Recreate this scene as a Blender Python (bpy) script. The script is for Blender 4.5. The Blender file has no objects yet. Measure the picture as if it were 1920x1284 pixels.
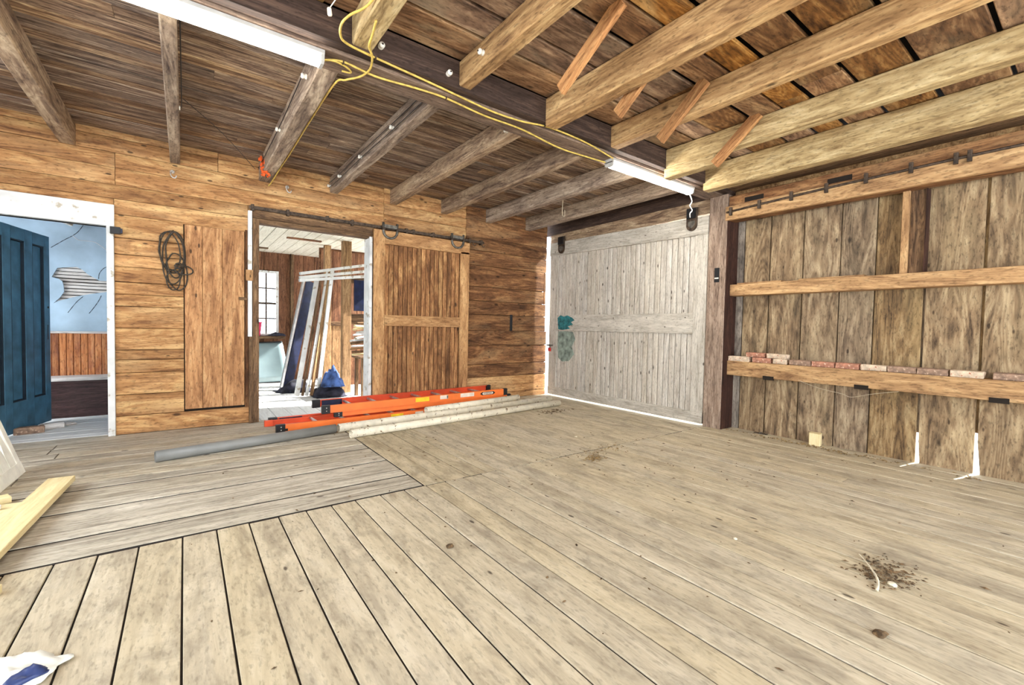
import bpy, bmesh, math, random
from mathutils import Vector, Matrix, noise

random.seed(7)
SC = bpy.context.scene
COL = SC.collection

# ------------------------------------------------------------------ camera
cam_d = bpy.data.cameras.new('camera')
cam = bpy.data.objects.new('camera', cam_d)
COL.objects.link(cam)
cam_d.sensor_width = 36.0
cam_d.lens = 830.65 * 36.0 / 1920.0
cam_d.clip_start = 0.02
YAW, PITCH, ROLL = 0.63695, -0.03347, 0.02003
fw = Vector((math.sin(YAW) * math.cos(PITCH), math.cos(YAW) * math.cos(PITCH), math.sin(PITCH)))
rt = Vector((math.cos(YAW), -math.sin(YAW), 0))
up = rt.cross(fw)
r2 = rt * math.cos(ROLL) + up * math.sin(ROLL)
u2 = -rt * math.sin(ROLL) + up * math.cos(ROLL)
M = Matrix.Identity(4)
for i in range(3):
    M[i][0], M[i][1], M[i][2] = r2[i], u2[i], -fw[i]
M[0][3], M[1][3], M[2][3] = 0, 0, 1.15
cam.matrix_world = M
SC.camera = cam

# ------------------------------------------------------------------ world, sun, exposure
W = bpy.data.worlds.new('overcast sky')
SC.world = W
W.use_nodes = True
bg = W.node_tree.nodes['Background']
bg.inputs[0].default_value = (0.86, 0.93, 1.0, 1)
bg.inputs[1].default_value = 5.5
sun_d = bpy.data.lights.new('sun', 'SUN')
sun = bpy.data.objects.new('sun', sun_d)
COL.objects.link(sun)
sun_d.energy = 14.0
sun_d.angle = math.radians(1.5)
sun_d.color = (1.0, 0.97, 0.92)
sun.rotation_euler = Vector((-0.72, 0.13, -0.62)).to_track_quat('-Z', 'Y').to_euler()
SC.view_settings.view_transform = 'Standard'
SC.view_settings.look = 'None'
SC.view_settings.gamma = 1
SC.view_settings.use_curve_mapping = False
SC.view_settings.exposure = 0.66
SC.cycles.max_bounces = 7
SC.cycles.diffuse_bounces = 5
SC.cycles.glossy_bounces = 2
SC.cycles.adaptive_threshold = 0.02
SC.cycles.sample_clamp_indirect = 8.0
LAMP_STRENGTH = 48.0

# ------------------------------------------------------------------ materials
def lin(c):
    out = []
    for v in c:
        v /= 255.0
        out.append(v / 12.92 if v <= 0.04045 else ((v + 0.055) / 1.055) ** 2.4)
    return (*out, 1.0)

class NT:
    def __init__(self, name):
        self.m = bpy.data.materials.new(name)
        self.m.use_nodes = True
        self.t = self.m.node_tree
        self.b = self.t.nodes['Principled BSDF']
    def n(self, typ, **kw):
        nd = self.t.nodes.new(typ)
        for k, v in kw.items():
            if k.startswith('i_'):
                nd.inputs[k[2:].replace('_', ' ')].default_value = v
            else:
                setattr(nd, k, v)
        return nd
    def l(self, a, b):
        self.t.links.new(a, b)
    def math(self, op, a, b=None, clamp=False):
        nd = self.t.nodes.new('ShaderNodeMath')
        nd.operation = op
        nd.use_clamp = clamp
        for i, v in enumerate((a, b)):
            if v is None:
                continue
            if isinstance(v, (int, float)):
                nd.inputs[i].default_value = v
            else:
                self.l(v, nd.inputs[i])
        return nd.outputs[0]
    def mix(self, fac, a, b, blend='MIX'):
        nd = self.t.nodes.new('ShaderNodeMix')
        nd.data_type = 'RGBA'
        nd.blend_type = blend
        for sock, v in ((nd.inputs[0], fac), (nd.inputs[6], a), (nd.inputs[7], b)):
            if isinstance(v, (int, float)):
                sock.default_value = v
            elif isinstance(v, tuple):
                sock.default_value = v
            else:
                self.l(v, sock)
        return nd.outputs[2]
    def ramp(self, fac, stops):
        nd = self.t.nodes.new('ShaderNodeValToRGB')
        cr = nd.color_ramp
        while len(cr.elements) > 1:
            cr.elements.remove(cr.elements[-1])
        cr.elements[0].position, cr.elements[0].color = stops[0]
        for p, c in stops[1:]:
            e = cr.elements.new(p)
            e.color = c
        self.l(fac, nd.inputs[0])
        return nd.outputs[0]

def wood(name, dark, mid, light, var=0.3, knots=0.0, dirt=0.35, dirtcol=(60, 48, 36), rough=0.8,
         gx=0.9, gy=16.0, contrast=1.0, specks=0.0, pale=0.0, palecol=(225, 210, 175), bump=0.25, tint=0.0, sat=0.86, ringw=0.055, grit=0.45):
    """Timber with the grain along the piece's own X axis; each piece gets its own shift and tone."""
    N = NT(name)
    tc = N.n('ShaderNodeTexCoord')
    oi = N.n('ShaderNodeObjectInfo')
    off = N.n('ShaderNodeVectorMath', operation='SCALE')
    off.inputs[0].default_value = (53.0, 31.0, 17.0)
    N.l(oi.outputs['Random'], off.inputs['Scale'])
    add = N.n('ShaderNodeVectorMath', operation='ADD')
    N.l(tc.outputs['Object'], add.inputs[0])
    N.l(off.outputs[0], add.inputs[1])
    co = add.outputs[0]
    def mapped(s):
        mp = N.n('ShaderNodeMapping')
        mp.inputs['Scale'].default_value = s
        N.l(co, mp.inputs[0])
        return mp.outputs[0]
    def nz(s, scale, det=4.0, dist=0.0, rgh=0.6):
        nd = N.n('ShaderNodeTexNoise')
        nd.inputs['Scale'].default_value = scale
        nd.inputs['Detail'].default_value = det
        nd.inputs['Distortion'].default_value = dist
        nd.inputs['Roughness'].default_value = rgh
        N.l(mapped(s), nd.inputs['Vector'])
        return nd.outputs['Fac']
    g1 = nz((gx * 1.7, gy, gy), 1.0, 6.0, 1.2, 0.68)                 # broad figure
    g2 = nz((gx * 7.0, gy * 5.0, gy * 5.0), 1.0, 4.0)    # fine fibres
    bl = nz((2.0, 4.0, 4.0), 1.6, 6.0, 0.5, 0.7)        # blotches of dirt and wear
    n0 = nz((gx * 0.45, gy * 0.34, gy * 0.34), 1.0, 2.5, 0.35, 0.5)
    rings = N.math('ADD', 0.5, N.math('MULTIPLY', 0.5, N.math('SINE', N.math('MULTIPLY', n0, 190.0))))
    f = N.math('ADD', N.math('ADD', N.math('MULTIPLY', g1, 0.62), N.math('MULTIPLY', g2, 0.2)), N.math('MULTIPLY', rings, ringw))
    f = N.math('ADD', f, 0.09 - ringw * 0.5)
    w = 0.135 / contrast
    col = N.ramp(f, [(0.5 - w, lin(dark)), (0.5, lin(mid)), (min(1.0, 0.5 + w), lin(light))])
    if dirt:
        df = N.math('MULTIPLY', N.ramp(bl, [(0.46, (0, 0, 0, 1)), (0.72, (1, 1, 1, 1))]), dirt)
        col = N.mix(df, col, lin(dirtcol))
    if pale:
        p2 = nz((0.9, 2.4, 2.4), 1.3, 5.0, 0.6, 0.6)
        pf = N.math('MULTIPLY', N.ramp(p2, [(0.50, (0, 0, 0, 1)), (0.70, (1, 1, 1, 1))]), pale)
        col = N.mix(pf, col, lin(palecol))
    if knots:
        vo = N.n('ShaderNodeTexVoronoi')
        vo.inputs['Scale'].default_value = 1.0
        N.l(mapped((2.6, 5.2, 5.2)), vo.inputs['Vector'])
        sep = N.n('ShaderNodeSeparateColor')
        N.l(vo.outputs['Color'], sep.inputs[0])
        dd = N.math('ADD', vo.outputs['Distance'], N.math('MULTIPLY', g2, 0.06))
        k = N.ramp(dd, [(0.085, (1, 1, 1, 1)), (0.15, (0, 0, 0, 1))])
        k = N.math('MULTIPLY', k, N.math('LESS_THAN', sep.outputs[0], knots))
        col = N.mix(N.math('MULTIPLY', k, 0.8), col, lin(tuple(v * 0.42 for v in dark)))
    if specks:
        vo = N.n('ShaderNodeTexVoronoi')
        vo.inputs['Scale'].default_value = 1.0
        N.l(mapped((9, 22, 22)), vo.inputs['Vector'])
        sep = N.n('ShaderNodeSeparateColor')
        N.l(vo.outputs['Color'], sep.inputs[0])
        k = N.ramp(vo.outputs['Distance'], [(0.16, (1, 1, 1, 1)), (0.26, (0, 0, 0, 1))])
        k = N.math('MULTIPLY', k, N.math('LESS_THAN', sep.outputs[1], specks))
        col = N.mix(N.math('MULTIPLY', k, 0.85), col, lin((58, 42, 26)))
    gr = nz((22.0, 70.0, 70.0), 1.0, 2.0)               # fine grit in the pores
    gf = N.math('MULTIPLY', N.ramp(gr, [(0.54, (0, 0, 0, 1)), (0.68, (1, 1, 1, 1))]), grit)
    col = N.mix(gf, col, lin(tuple(v * 0.55 for v in dark)))
    # own tone of every piece
    tone = N.math('ADD', 1.0 - var / 2, N.math('MULTIPLY', oi.outputs['Random'], var))
    hsv = N.n('ShaderNodeHueSaturation')
    N.l(col, hsv.inputs['Color'])
    N.l(tone, hsv.inputs['Value'])
    hsv.inputs['Saturation'].default_value = sat
    if tint:
        r2_ = N.math('FRACT', N.math('MULTIPLY', oi.outputs['Random'], 7.31))
        N.l(N.math('MULTIPLY', sat, N.math('ADD', 1.0 - tint, N.math('MULTIPLY', r2_, tint * 1.4))), hsv.inputs['Saturation'])
    N.l(hsv.outputs[0], N.b.inputs['Base Color'])
    N.b.inputs['Roughness'].default_value = rough
    N.b.inputs['Specular IOR Level'].default_value = 0.25
    bp = N.n('ShaderNodeBump')
    bp.inputs['Strength'].default_value = bump
    bp.inputs['Distance'].default_value = 0.006
    N.l(f, bp.inputs['Height'])
    N.l(bp.outputs[0], N.b.inputs['Normal'])
    return N.m

def paint(name, col, rough=0.5, var=0.06, metal=0.0, spots=0.0, spotcol=(90, 70, 45), scale=14.0, spec=0.4):
    N = NT(name)
    tc = N.n('ShaderNodeTexCoord')
    nd = N.n('ShaderNodeTexNoise')
    nd.inputs['Scale'].default_value = scale
    nd.inputs['Detail'].default_value = 6
    N.l(tc.outputs['Object'], nd.inputs['Vector'])
    a = tuple(max(0, v * (1 - var * 2.2)) for v in col)
    b = tuple(min(255, v * (1 + var)) for v in col)
    c = N.ramp(nd.outputs['Fac'], [(0.3, lin(a)), (0.7, lin(b))])
    if spots:
        n2 = N.n('ShaderNodeTexNoise')
        n2.inputs['Scale'].default_value = scale * 2.2
        n2.inputs['Detail'].default_value = 3
        N.l(tc.outputs['Object'], n2.inputs['Vector'])
        k = N.ramp(n2.outputs['Fac'], [(0.62 - spots * 0.1, (0, 0, 0, 1)), (0.68, (1, 1, 1, 1))])
        c = N.mix(k, c, lin(spotcol))
    N.l(c, N.b.inputs['Base Color'])
    N.b.inputs['Roughness'].default_value = rough
    N.b.inputs['Metallic'].default_value = metal
    N.b.inputs['Specular IOR Level'].default_value = spec
    return N.m

MT = {}
MT['floor'] = wood('worn tan floorboard', (154, 137, 107), (192, 176, 141), (214, 200, 168), var=0.08, dirt=0.7,
                   dirtcol=(126, 112, 92), gx=0.8, gy=9, contrast=0.8, specks=0.03, rough=0.78, bump=0.12, tint=0.12, sat=0.86, ringw=0.03, grit=0.3)
MT['floor_grey'] = wood('worn greyed floorboard', (134, 122, 104), (190, 178, 152), (216, 206, 184), var=0.18, dirt=0.5,
                        dirtcol=(110, 94, 74), gx=0.6, gy=18, contrast=1.1, specks=0.02, rough=0.8, bump=0.25, tint=0.2, sat=0.85, ringw=0.04, grit=0.35)
MT['under'] = paint('dark void under the boards', (34, 26, 19), 0.95)
MT['siding'] = wood('honey pine siding', (112, 68, 28), (176, 122, 60), (222, 178, 108), var=0.28, knots=0.55, dirt=0.4,
                    dirtcol=(112, 70, 34), gx=0.7, gy=7, specks=0.1, pale=0.35, palecol=(226, 186, 124), sat=0.9, contrast=0.95)
MT['siding_dark'] = wood('brown weathered siding', (62, 36, 14), (116, 72, 30), (172, 120, 62), var=0.3, knots=0.55, dirt=0.5,
                         dirtcol=(58, 36, 18), gx=0.7, gy=7, specks=0.1, pale=0.35, palecol=(190, 150, 96), sat=0.9, contrast=0.95)
MT['hatch'] = wood('reddish pine hatch board', (120, 74, 36), (184, 128, 70), (222, 174, 112), var=0.12, knots=0.55, dirt=0.45,
                   dirtcol=(108, 62, 34), gx=0.7, gy=7, specks=0.1, sat=0.9, contrast=0.95)
MT['bead'] = wood('stained beadboard', (84, 50, 20), (150, 98, 46), (206, 154, 86), var=0.45, knots=0.55, dirt=0.5,
                  dirtcol=(84, 50, 24), gx=0.8, gy=7, sat=0.9, specks=0.1, contrast=0.95)
MT['doorframe'] = wood('honey door rail', (130, 86, 42), (178, 128, 70), (212, 166, 104), var=0.12, knots=0.55, dirt=0.4,
                       dirtcol=(120, 78, 42), gx=0.8, gy=7, specks=0.1, sat=0.9, contrast=0.95)
MT['jamb'] = wood('dark brown jamb', (62, 42, 24), (112, 80, 46), (158, 120, 74), var=0.2, knots=0.2, dirt=0.4)
MT['whitewash'] = wood('worn whitewashed board', (150, 138, 120), (198, 188, 170), (224, 216, 200), var=0.14, dirt=0.4,
                       dirtcol=(132, 114, 92), gx=0.8, gy=15, contrast=0.8, specks=0.12, knots=0.3, tint=0.2, grit=0.35)
MT['whiterail'] = wood('worn grey white rail', (146, 136, 120), (190, 182, 166), (216, 208, 192), var=0.1, dirt=0.45,
                       dirtcol=(122, 108, 90), gx=0.7, gy=12, contrast=0.8, specks=0.06, grit=0.35)
MT['plank'] = wood('weathered wall plank', (66, 50, 34), (142, 114, 78), (192, 166, 122), var=0.42, knots=0.35, dirt=0.55,
                   dirtcol=(92, 76, 56), gx=0.8, gy=7, specks=0.04, pale=0.25, palecol=(198, 172, 120), tint=0.5, contrast=1.05, sat=0.88)
MT['girt'] = wood('yellow brown timber', (120, 80, 38), (180, 134, 74), (212, 170, 106), var=0.12, knots=0.25, dirt=0.35,
                  dirtcol=(122, 80, 40), gx=0.8, gy=9, sat=0.86)
MT['post'] = wood('brown grey post', (92, 70, 56), (150, 124, 102), (184, 160, 136), var=0.1, dirt=0.35, gx=0.8, gy=13)
MT['ceil_l'] = wood('smoky ceiling board', (58, 44, 38), (124, 100, 82), (188, 164, 134), var=0.34, dirt=0.4, dirtcol=(52, 38, 34),
                    gx=0.7, gy=20, contrast=1.25, pale=0.3, palecol=(150, 124, 96), tint=0.3, sat=1.05)
MT['ceil_r'] = wood('brown ceiling board', (64, 38, 16), (134, 90, 42), (192, 146, 86), var=0.5, knots=0.25, dirt=0.45,
                    dirtcol=(70, 42, 18), gx=0.9, gy=7, pale=0.35, palecol=(206, 178, 126), tint=0.3, sat=0.95)
MT['joist_l'] = wood('grey brown joist', (80, 62, 52), (150, 126, 102), (202, 180, 150), var=0.26, dirt=0.4, dirtcol=(76, 56, 44),
                     gx=0.8, gy=10, pale=0.35, palecol=(200, 176, 140), tint=0.25, sat=1.0)
MT['joist_r'] = wood('yellow brown joist', (104, 70, 34), (172, 130, 74), (214, 176, 114), var=0.2, knots=0.2, dirt=0.4,
                     dirtcol=(104, 68, 34), gx=0.8, gy=9, sat=0.9)
MT['joist_p'] = wood('pale weathered joist', (122, 96, 58), (184, 158, 108), (216, 196, 148), var=0.12, knots=0.15, dirt=0.45,
                     dirtcol=(120, 94, 58), gx=0.8, gy=9, sat=0.95)
MT['beam'] = wood('dark brown beam', (40, 27, 20), (64, 46, 36), (96, 72, 56), var=0.05, dirt=0.2, gx=0.6, gy=12)
MT['beam_under'] = wood('grey brown beam', (70, 52, 40), (118, 94, 76), (160, 134, 108), var=0.05, dirt=0.4, gx=0.7, gy=14)
MT['maroon'] = wood('dark maroon shade board', (34, 16, 10), (58, 30, 18), (84, 48, 30), var=0.1, dirt=0.2)  # dark tone stands for shade on the post and stud sides
MT['strut'] = wood('orange brown strut', (120, 74, 30), (174, 116, 54), (208, 154, 84), var=0.3, gx=1.0, gy=22, dirt=0.2, sat=0.9)
MT['pine'] = wood('fresh yellow pine', (206, 178, 112), (226, 204, 142), (240, 222, 168), var=0.06, knots=0.15, dirt=0.12,
                  dirtcol=(196, 168, 108), gx=0.6, gy=12, contrast=0.8, bump=0.1, grit=0.1)
MT['annex_wood'] = wood('red brown annex plank', (70, 38, 18), (128, 78, 40), (168, 112, 62), var=0.3, knots=0.25, dirt=0.3)
MT['stud'] = wood('brown stud', (104, 70, 34), (164, 120, 66), (200, 156, 96), var=0.15, knots=0.2, dirt=0.3)
MT['wains'] = wood('orange brown wainscot', (122, 76, 54), (172, 116, 82), (198, 148, 110), var=0.3, dirt=0.45,
                   dirtcol=(92, 70, 78), gx=0.8, gy=12, sat=1.1)
MT['bench'] = wood('dark maroon bench board', (38, 20, 18), (58, 32, 30), (84, 52, 48), var=0.1, dirt=0.3, rough=0.5)
MT['bluedoor'] = paint('dusty teal blue paint', (66, 110, 134), 0.55, 0.12, scale=6)
MT['reveal_shade'] = paint('dark blue reveal shade', (22, 36, 48), 0.6, 0.1)  # dark colour for painted shade in the blue door's panel reveals
MT['blueplaster'] = paint('pale blue plaster', (168, 190, 206), 0.85, 0.07, scale=2.4)
MT['white'] = paint('dusty white paint', (226, 226, 222), 0.6, 0.05, spots=0.1, spotcol=(176, 166, 148), scale=5)
MT['whitefloor'] = wood('whitish annex floor', (196, 194, 190), (222, 221, 218), (236, 236, 234), var=0.08, dirt=0.2,
                        dirtcol=(160, 156, 148), contrast=0.7, grit=0.1)
MT['lath'] = wood('chalky lath', (160, 148, 140), (206, 198, 190), (228, 222, 216), var=0.1, dirt=0.2, grit=0.1)
MT['crack'] = paint('crack shadow', (50, 56, 62), 0.9)
MT['creamceil'] = wood('cream painted ceiling board', (206, 196, 170), (228, 220, 196), (240, 234, 214), var=0.08, dirt=0.2,
                       dirtcol=(190, 170, 130), grit=0.1)
MT['iron'] = paint('rusty dark iron', (84, 70, 58), 0.6, 0.2, metal=0.5, scale=30)
MT['steel'] = paint('dull grey steel', (112, 108, 100), 0.5, 0.15, metal=0.6, scale=30)
MT['alu'] = paint('bright aluminium', (214, 212, 208), 0.35, 0.05, metal=0.5)
MT['orange'] = paint('orange fibreglass', (242, 122, 52), 0.42, 0.04, scale=4)
MT['orange_red'] = paint('red orange fibreglass', (230, 86, 46), 0.45, 0.06, scale=4)
MT['lampgrey'] = paint('grey white lamp metal', (176, 174, 168), 0.5, 0.04)
MT['black'] = paint('black plastic', (22, 22, 24), 0.5, 0.1)
MT['navy'] = paint('navy plastic', (24, 32, 62), 0.45, 0.15)
MT['yellow'] = paint('yellow sticker', (246, 206, 40), 0.5, 0.04)
MT['label'] = paint('white sticker', (228, 214, 196), 0.5, 0.05)
MT['pvc_grey'] = paint('grey plastic pipe', (132, 132, 128), 0.4, 0.04, scale=5)
MT['pvc_white'] = paint('dirty cream plastic pipe', (224, 214, 190), 0.45, 0.04, spots=0.05, spotcol=(120, 94, 62), scale=11)
MT['rope'] = paint('black cable', (62, 54, 44), 0.7, 0.25, scale=60)
MT['yellowcable'] = paint('yellow cable jacket', (214, 184, 92), 0.5, 0.08, scale=30)
MT['porcelain'] = paint('white porcelain', (232, 228, 216), 0.25, 0.03)
MT['brick_red'] = paint('pinkish red brick', (178, 124, 100), 0.9, 0.12, spots=0.3, spotcol=(206, 180, 156), scale=24)
MT['brick_pale'] = paint('mortar whitened brick', (212, 190, 164), 0.9, 0.1, spots=0.3, spotcol=(168, 112, 88), scale=24)
MT['brick_brown'] = paint('grey brown brick', (152, 124, 104), 0.9, 0.12, spots=0.3, spotcol=(190, 164, 140), scale=24)
MT['teal'] = paint('teal paint smear', (44, 112, 116), 0.7, 0.2, scale=20)
MT['tealfaint'] = paint('faint teal wash', (138, 152, 140), 0.8, 0.15, scale=14)
MT['red'] = paint('red padlock', (190, 36, 34), 0.4)
MT['pink'] = paint('pink plastic', (214, 56, 100), 0.45)
MT['glassgreen'] = paint('dusty teal safety glass', (142, 164, 168), 0.25, 0.06, scale=1.6, spec=0.6)
MT['cloth_blue'] = paint('blue grey cloth', (70, 96, 150), 0.9, 0.3, scale=8)
MT['cloth_dark'] = paint('dark cloth', (44, 44, 56), 0.9, 0.3, scale=8)
MT['shutterwhite'] = paint('cream white shutter paint', (242, 241, 228), 0.55, 0.04, scale=8)
MT['bag'] = paint('white plastic film', (236, 238, 230), 0.35, 0.04)
MT['bagblue'] = paint('dark blue print', (52, 66, 112), 0.4)
MT['orangeberry'] = paint('orange red dried husk', (214, 92, 38), 0.7, 0.2)
MT['straw'] = paint('straw and dirt', (128, 104, 66), 0.95, 0.3, scale=40)
MT['dirt'] = paint('brown dirt crumb', (96, 76, 52), 0.95, 0.3, scale=40)
MT['paper'] = paint('cream scrap', (226, 216, 190), 0.8)
MT['web'] = paint('grey cobweb', (186, 172, 146), 0.9)
MT['snow'] = paint('pale bright ground', (225, 226, 228), 0.95, 0.03)
MT['roof'] = paint('dark roof underside', (40, 30, 22), 0.95)
MT['outer'] = paint('grey outer wall', (120, 110, 96), 0.9)

def emis(name, col, s):
    N = NT(name)
    N.b.inputs['Base Color'].default_value = (0.8, 0.8, 0.8, 1)
    N.b.inputs['Emission Color'].default_value = col
    N.b.inputs['Emission Strength'].default_value = s
    return N.m
MT['tube'] = emis('lit lamp diffuser', (1.0, 0.95, 0.86, 1), LAMP_STRENGTH)

def glassmat():
    N = NT('window pane glass')
    tr = N.n('ShaderNodeBsdfTransparent')
    gl = N.n('ShaderNodeBsdfGlossy')
    gl.inputs['Roughness'].default_value = 0.05
    mx = N.n('ShaderNodeMixShader')
    mx.inputs[0].default_value = 0.08
    N.l(tr.outputs[0], mx.inputs[1])
    N.l(gl.outputs[0], mx.inputs[2])
    out = [n for n in N.t.nodes if n.type == 'OUTPUT_MATERIAL'][0]
    N.l(mx.outputs[0], out.inputs[0])
    return N.m
MT['glass'] = glassmat()

# ------------------------------------------------------------------ mesh helpers
def obj(name, me, m=None, parent=None, loc=(0, 0, 0), rot=None):
    o = bpy.data.objects.new(name, me)
    COL.objects.link(o)
    if m:
        if not me.materials:
            me.materials.append(MT[m])
    o.location = loc
    if rot is not None:
        o.rotation_euler = rot
    o.parent = parent
    return o

def tag(o, label=None, cat=None, group=None, kind=None):
    if label: o['label'] = label
    if cat: o['category'] = cat
    if group: o['group'] = group
    if kind: o['kind'] = kind
    return o

def empty(name, loc=(0, 0, 0), rot=None):
    o = bpy.data.objects.new(name, None)
    COL.objects.link(o)
    o.location = loc
    o.empty_display_size = 0.1
    if rot is not None:
        o.rotation_euler = rot
    return o

def mesh(name, v, f, smooth=False):
    me = bpy.data.meshes.new(name)
    me.from_pydata([tuple(p) for p in v], [], f)
    if smooth:
        for p in me.polygons: p.use_smooth = True
    me.update()
    return me

def slab(L, Wd, T, c=0.003, jit=0.0, bulge=0.0):
    """board along X, chamfered along its length; jit makes the ends uneven, bulge rounds its +Z face"""
    a, b, h = L / 2, Wd / 2, T / 2
    c = min(c, Wd * 0.3, T * 0.3)
    if bulge:
        prof = [(-b, -h), (b, -h), (b, h - bulge)]
        for k in range(1, 6):
            t = k / 6
            prof.append((b - 2 * b * t, h - bulge + bulge * math.sin(math.pi * t) ** 0.6))
        prof.append((-b, h - bulge))
    else:
        prof = [(-b + c, -h), (b - c, -h), (b, -h + c), (b, h - c), (b - c, h), (-b + c, h), (-b, h - c), (-b, -h + c)]
    n = len(prof)
    v = []
    for sx in (-1, 1):
        j1, j2 = (random.uniform(-jit, jit), random.uniform(-jit, jit))
        for (y, z) in prof:
            v.append((sx * a, y + (j1 if y > 0 else j2), z))
    f = [tuple(range(n - 1, -1, -1)), tuple(range(n, 2 * n))]
    f += [(i, (i + 1) % n, n + (i + 1) % n, n + i) for i in range(n)]
    f[0] = tuple(range(n)); f[1] = tuple(range(2 * n - 1, n - 1, -1))
    f = [tuple(reversed(q)) for q in f]
    f[2:] = [tuple(reversed(q)) for q in f[2:]]
    return mesh('board', v, f)

def fixn(me):
    bm = bmesh.new(); bm.from_mesh(me)
    bmesh.ops.recalc_face_normals(bm, faces=bm.faces)
    bm.to_mesh(me); bm.free()
    return me

ROT = {'x': (0, 0, 0), 'y': (0, 0, math.pi / 2), 'z': (0, -math.pi / 2, 0)}
def board(name, lo, hi, axis, m, parent=None, c=0.003, jit=0.0, bulge=None, rot=None):
    """axis aligned timber from lo to hi with its grain along axis; bulge=(amount,'-y') rounds the face looking that way"""
    d = [hi[i] - lo[i] for i in range(3)]
    ctr = [(hi[i] + lo[i]) / 2 for i in range(3)]
    if axis == 'x':
        L, w, t = d
    elif axis == 'y':
        L, w, t = d[1], d[0], d[2]
    else:
        L, w, t = d[2], d[1], d[0]
    if bulge:
        # siding board along x, showing face -y: local Z -> -Y, local Y -> Z
        me = fixn(slab(L, d[2], d[1], c, jit, bulge))
        return obj(name, me, m, parent, ctr, (math.pi / 2, 0, 0))
    me = fixn(slab(L, w, t, c, jit))
    r = rot if rot is not None else ROT[axis]
    return obj(name, me, m, parent, ctr, r)

def beam2(name, p0, p1, w, t, m, parent=None, c=0.003, up=(0, 0, 1)):
    """timber between two points; w is across (horizontal), t along 'up'"""
    p0, p1 = Vector(p0), Vector(p1)
    x = (p1 - p0).normalized()
    z = Vector(up)
    y = z.cross(x).normalized()
    z = x.cross(y)
    mt = Matrix((x, y, z)).transposed()
    me = fixn(slab((p1 - p0).length, w, t, c))
    return obj(name, me, m, parent, (p0 + p1) / 2, mt.to_euler())

def boxes(name, lst, m, parent=None, loc=(0, 0, 0)):
    v, f = [], []
    for lo, hi in lst:
        k = len(v)
        for z in (lo[2], hi[2]):
            v += [(lo[0], lo[1], z), (hi[0], lo[1], z), (hi[0], hi[1], z), (lo[0], hi[1], z)]
        f += [(k, k + 3, k + 2, k + 1), (k + 4, k + 5, k + 6, k + 7), (k, k + 1, k + 5, k + 4), (k + 1, k + 2, k + 6, k + 5),
              (k + 2, k + 3, k + 7, k + 6), (k + 3, k, k + 4, k + 7)]
    return obj(name, mesh(name, v, f), m, parent, loc)

def tube_mesh(pts, r, n=6, closed=False):
    pts = [Vector(p) for p in pts]
    N = len(pts)
    v, f = [], []
    prev = None
    for i in range(N):
        if closed:
            t = (pts[(i + 1) % N] - pts[i - 1]).normalized()
        else:
            t = (pts[min(i + 1, N - 1)] - pts[max(i - 1, 0)]).normalized()
        if prev is None:
            a = Vector((0, 0, 1)) if abs(t.z) < 0.9 else Vector((1, 0, 0))
            u = t.cross(a).normalized()
        else:
            u = (prev - t * prev.dot(t)).normalized()
        prev = u
        w = t.cross(u)
        rr = r[i] if isinstance(r, (list, tuple)) else r
        for k in range(n):
            a = 2 * math.pi * k / n
            v.append(pts[i] + (u * math.cos(a) + w * math.sin(a)) * rr)
    for i in range(N if closed else N - 1):
        j = (i + 1) % N
        for k in range(n):
            f.append((i * n + k, i * n + (k + 1) % n, j * n + (k + 1) % n, j * n + k))
    if not closed:
        f.append(tuple(range(n - 1, -1, -1)))
        f.append(tuple(range((N - 1) * n, N * n)))
    return fixn(mesh('tube', v, f, True))

def spline(ctrl, k=8, closed=False):
    """Catmull-Rom through the control points"""
    c = [Vector(p) for p in ctrl]
    n = len(c)
    out = []
    for i in range(n if closed else n - 1):
        if closed:
            p = [c[(i + d) % n] for d in (-1, 0, 1, 2)]
        else:
            p = [c[max(i - 1, 0)], c[i], c[i + 1], c[min(i + 2, n - 1)]]
        for s in range(k):
            t = s / k
            out.append(0.5 * ((2 * p[1]) + (p[2] - p[0]) * t + (2 * p[0] - 5 * p[1] + 4 * p[2] - p[3]) * t * t
                              + (3 * p[1] - p[0] - 3 * p[2] + p[3]) * t ** 3))
    if not closed:
        out.append(c[-1])
    return out

def lathe(prof, n=20, caps=True):
    v, f = [], []
    for (r, z) in prof:
        for k in range(n):
            a = 2 * math.pi * k / n
            v.append((r * math.cos(a), r * math.sin(a), z))
    m = len(prof)
    for i in range(m - 1):
        for k in range(n):
            f.append((i * n + k, i * n + (k + 1) % n, (i + 1) * n + (k + 1) % n, (i + 1) * n + k))
    if caps and prof[0][0] > 1e-4: f.append(tuple(range(n - 1, -1, -1)))
    if caps and prof[-1][0] > 1e-4: f.append(tuple(range((m - 1) * n, m * n)))
    return fixn(mesh('lathe', v, f, True))

def prism(poly, axis, a, b):
    """extrude a 2D outline along an axis from a to b (poly gives the two other coordinates in order)"""
    n = len(poly)
    v = []
    for t in (a, b):
        for (p, q) in poly:
            v.append({'x': (t, p, q), 'y': (p, t, q), 'z': (p, q, t)}[axis])
    f = [tuple(range(n)), tuple(range(2 * n - 1, n - 1, -1))]
    f += [(i, (i + 1) % n, n + (i + 1) % n, n + i) for i in range(n)]
    return fixn(mesh('prism', v, f))

def rnd(a, b): return random.uniform(a, b)

# ================================================================== THE SETTING
XL, XR, YB, YF, ZC = -2.4, 5.33, 5.85, -2.6, 2.95

# ground outside
gv = [(-40, -40, -0.4), (45, -40, -0.4), (45, 45, -0.4), (-40, 45, -0.4)]
tag(obj('ground', mesh('ground', gv, [(0, 1, 2, 3)]), 'snow'), 'pale bright ground outside the barn', 'ground', kind='structure')

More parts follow.
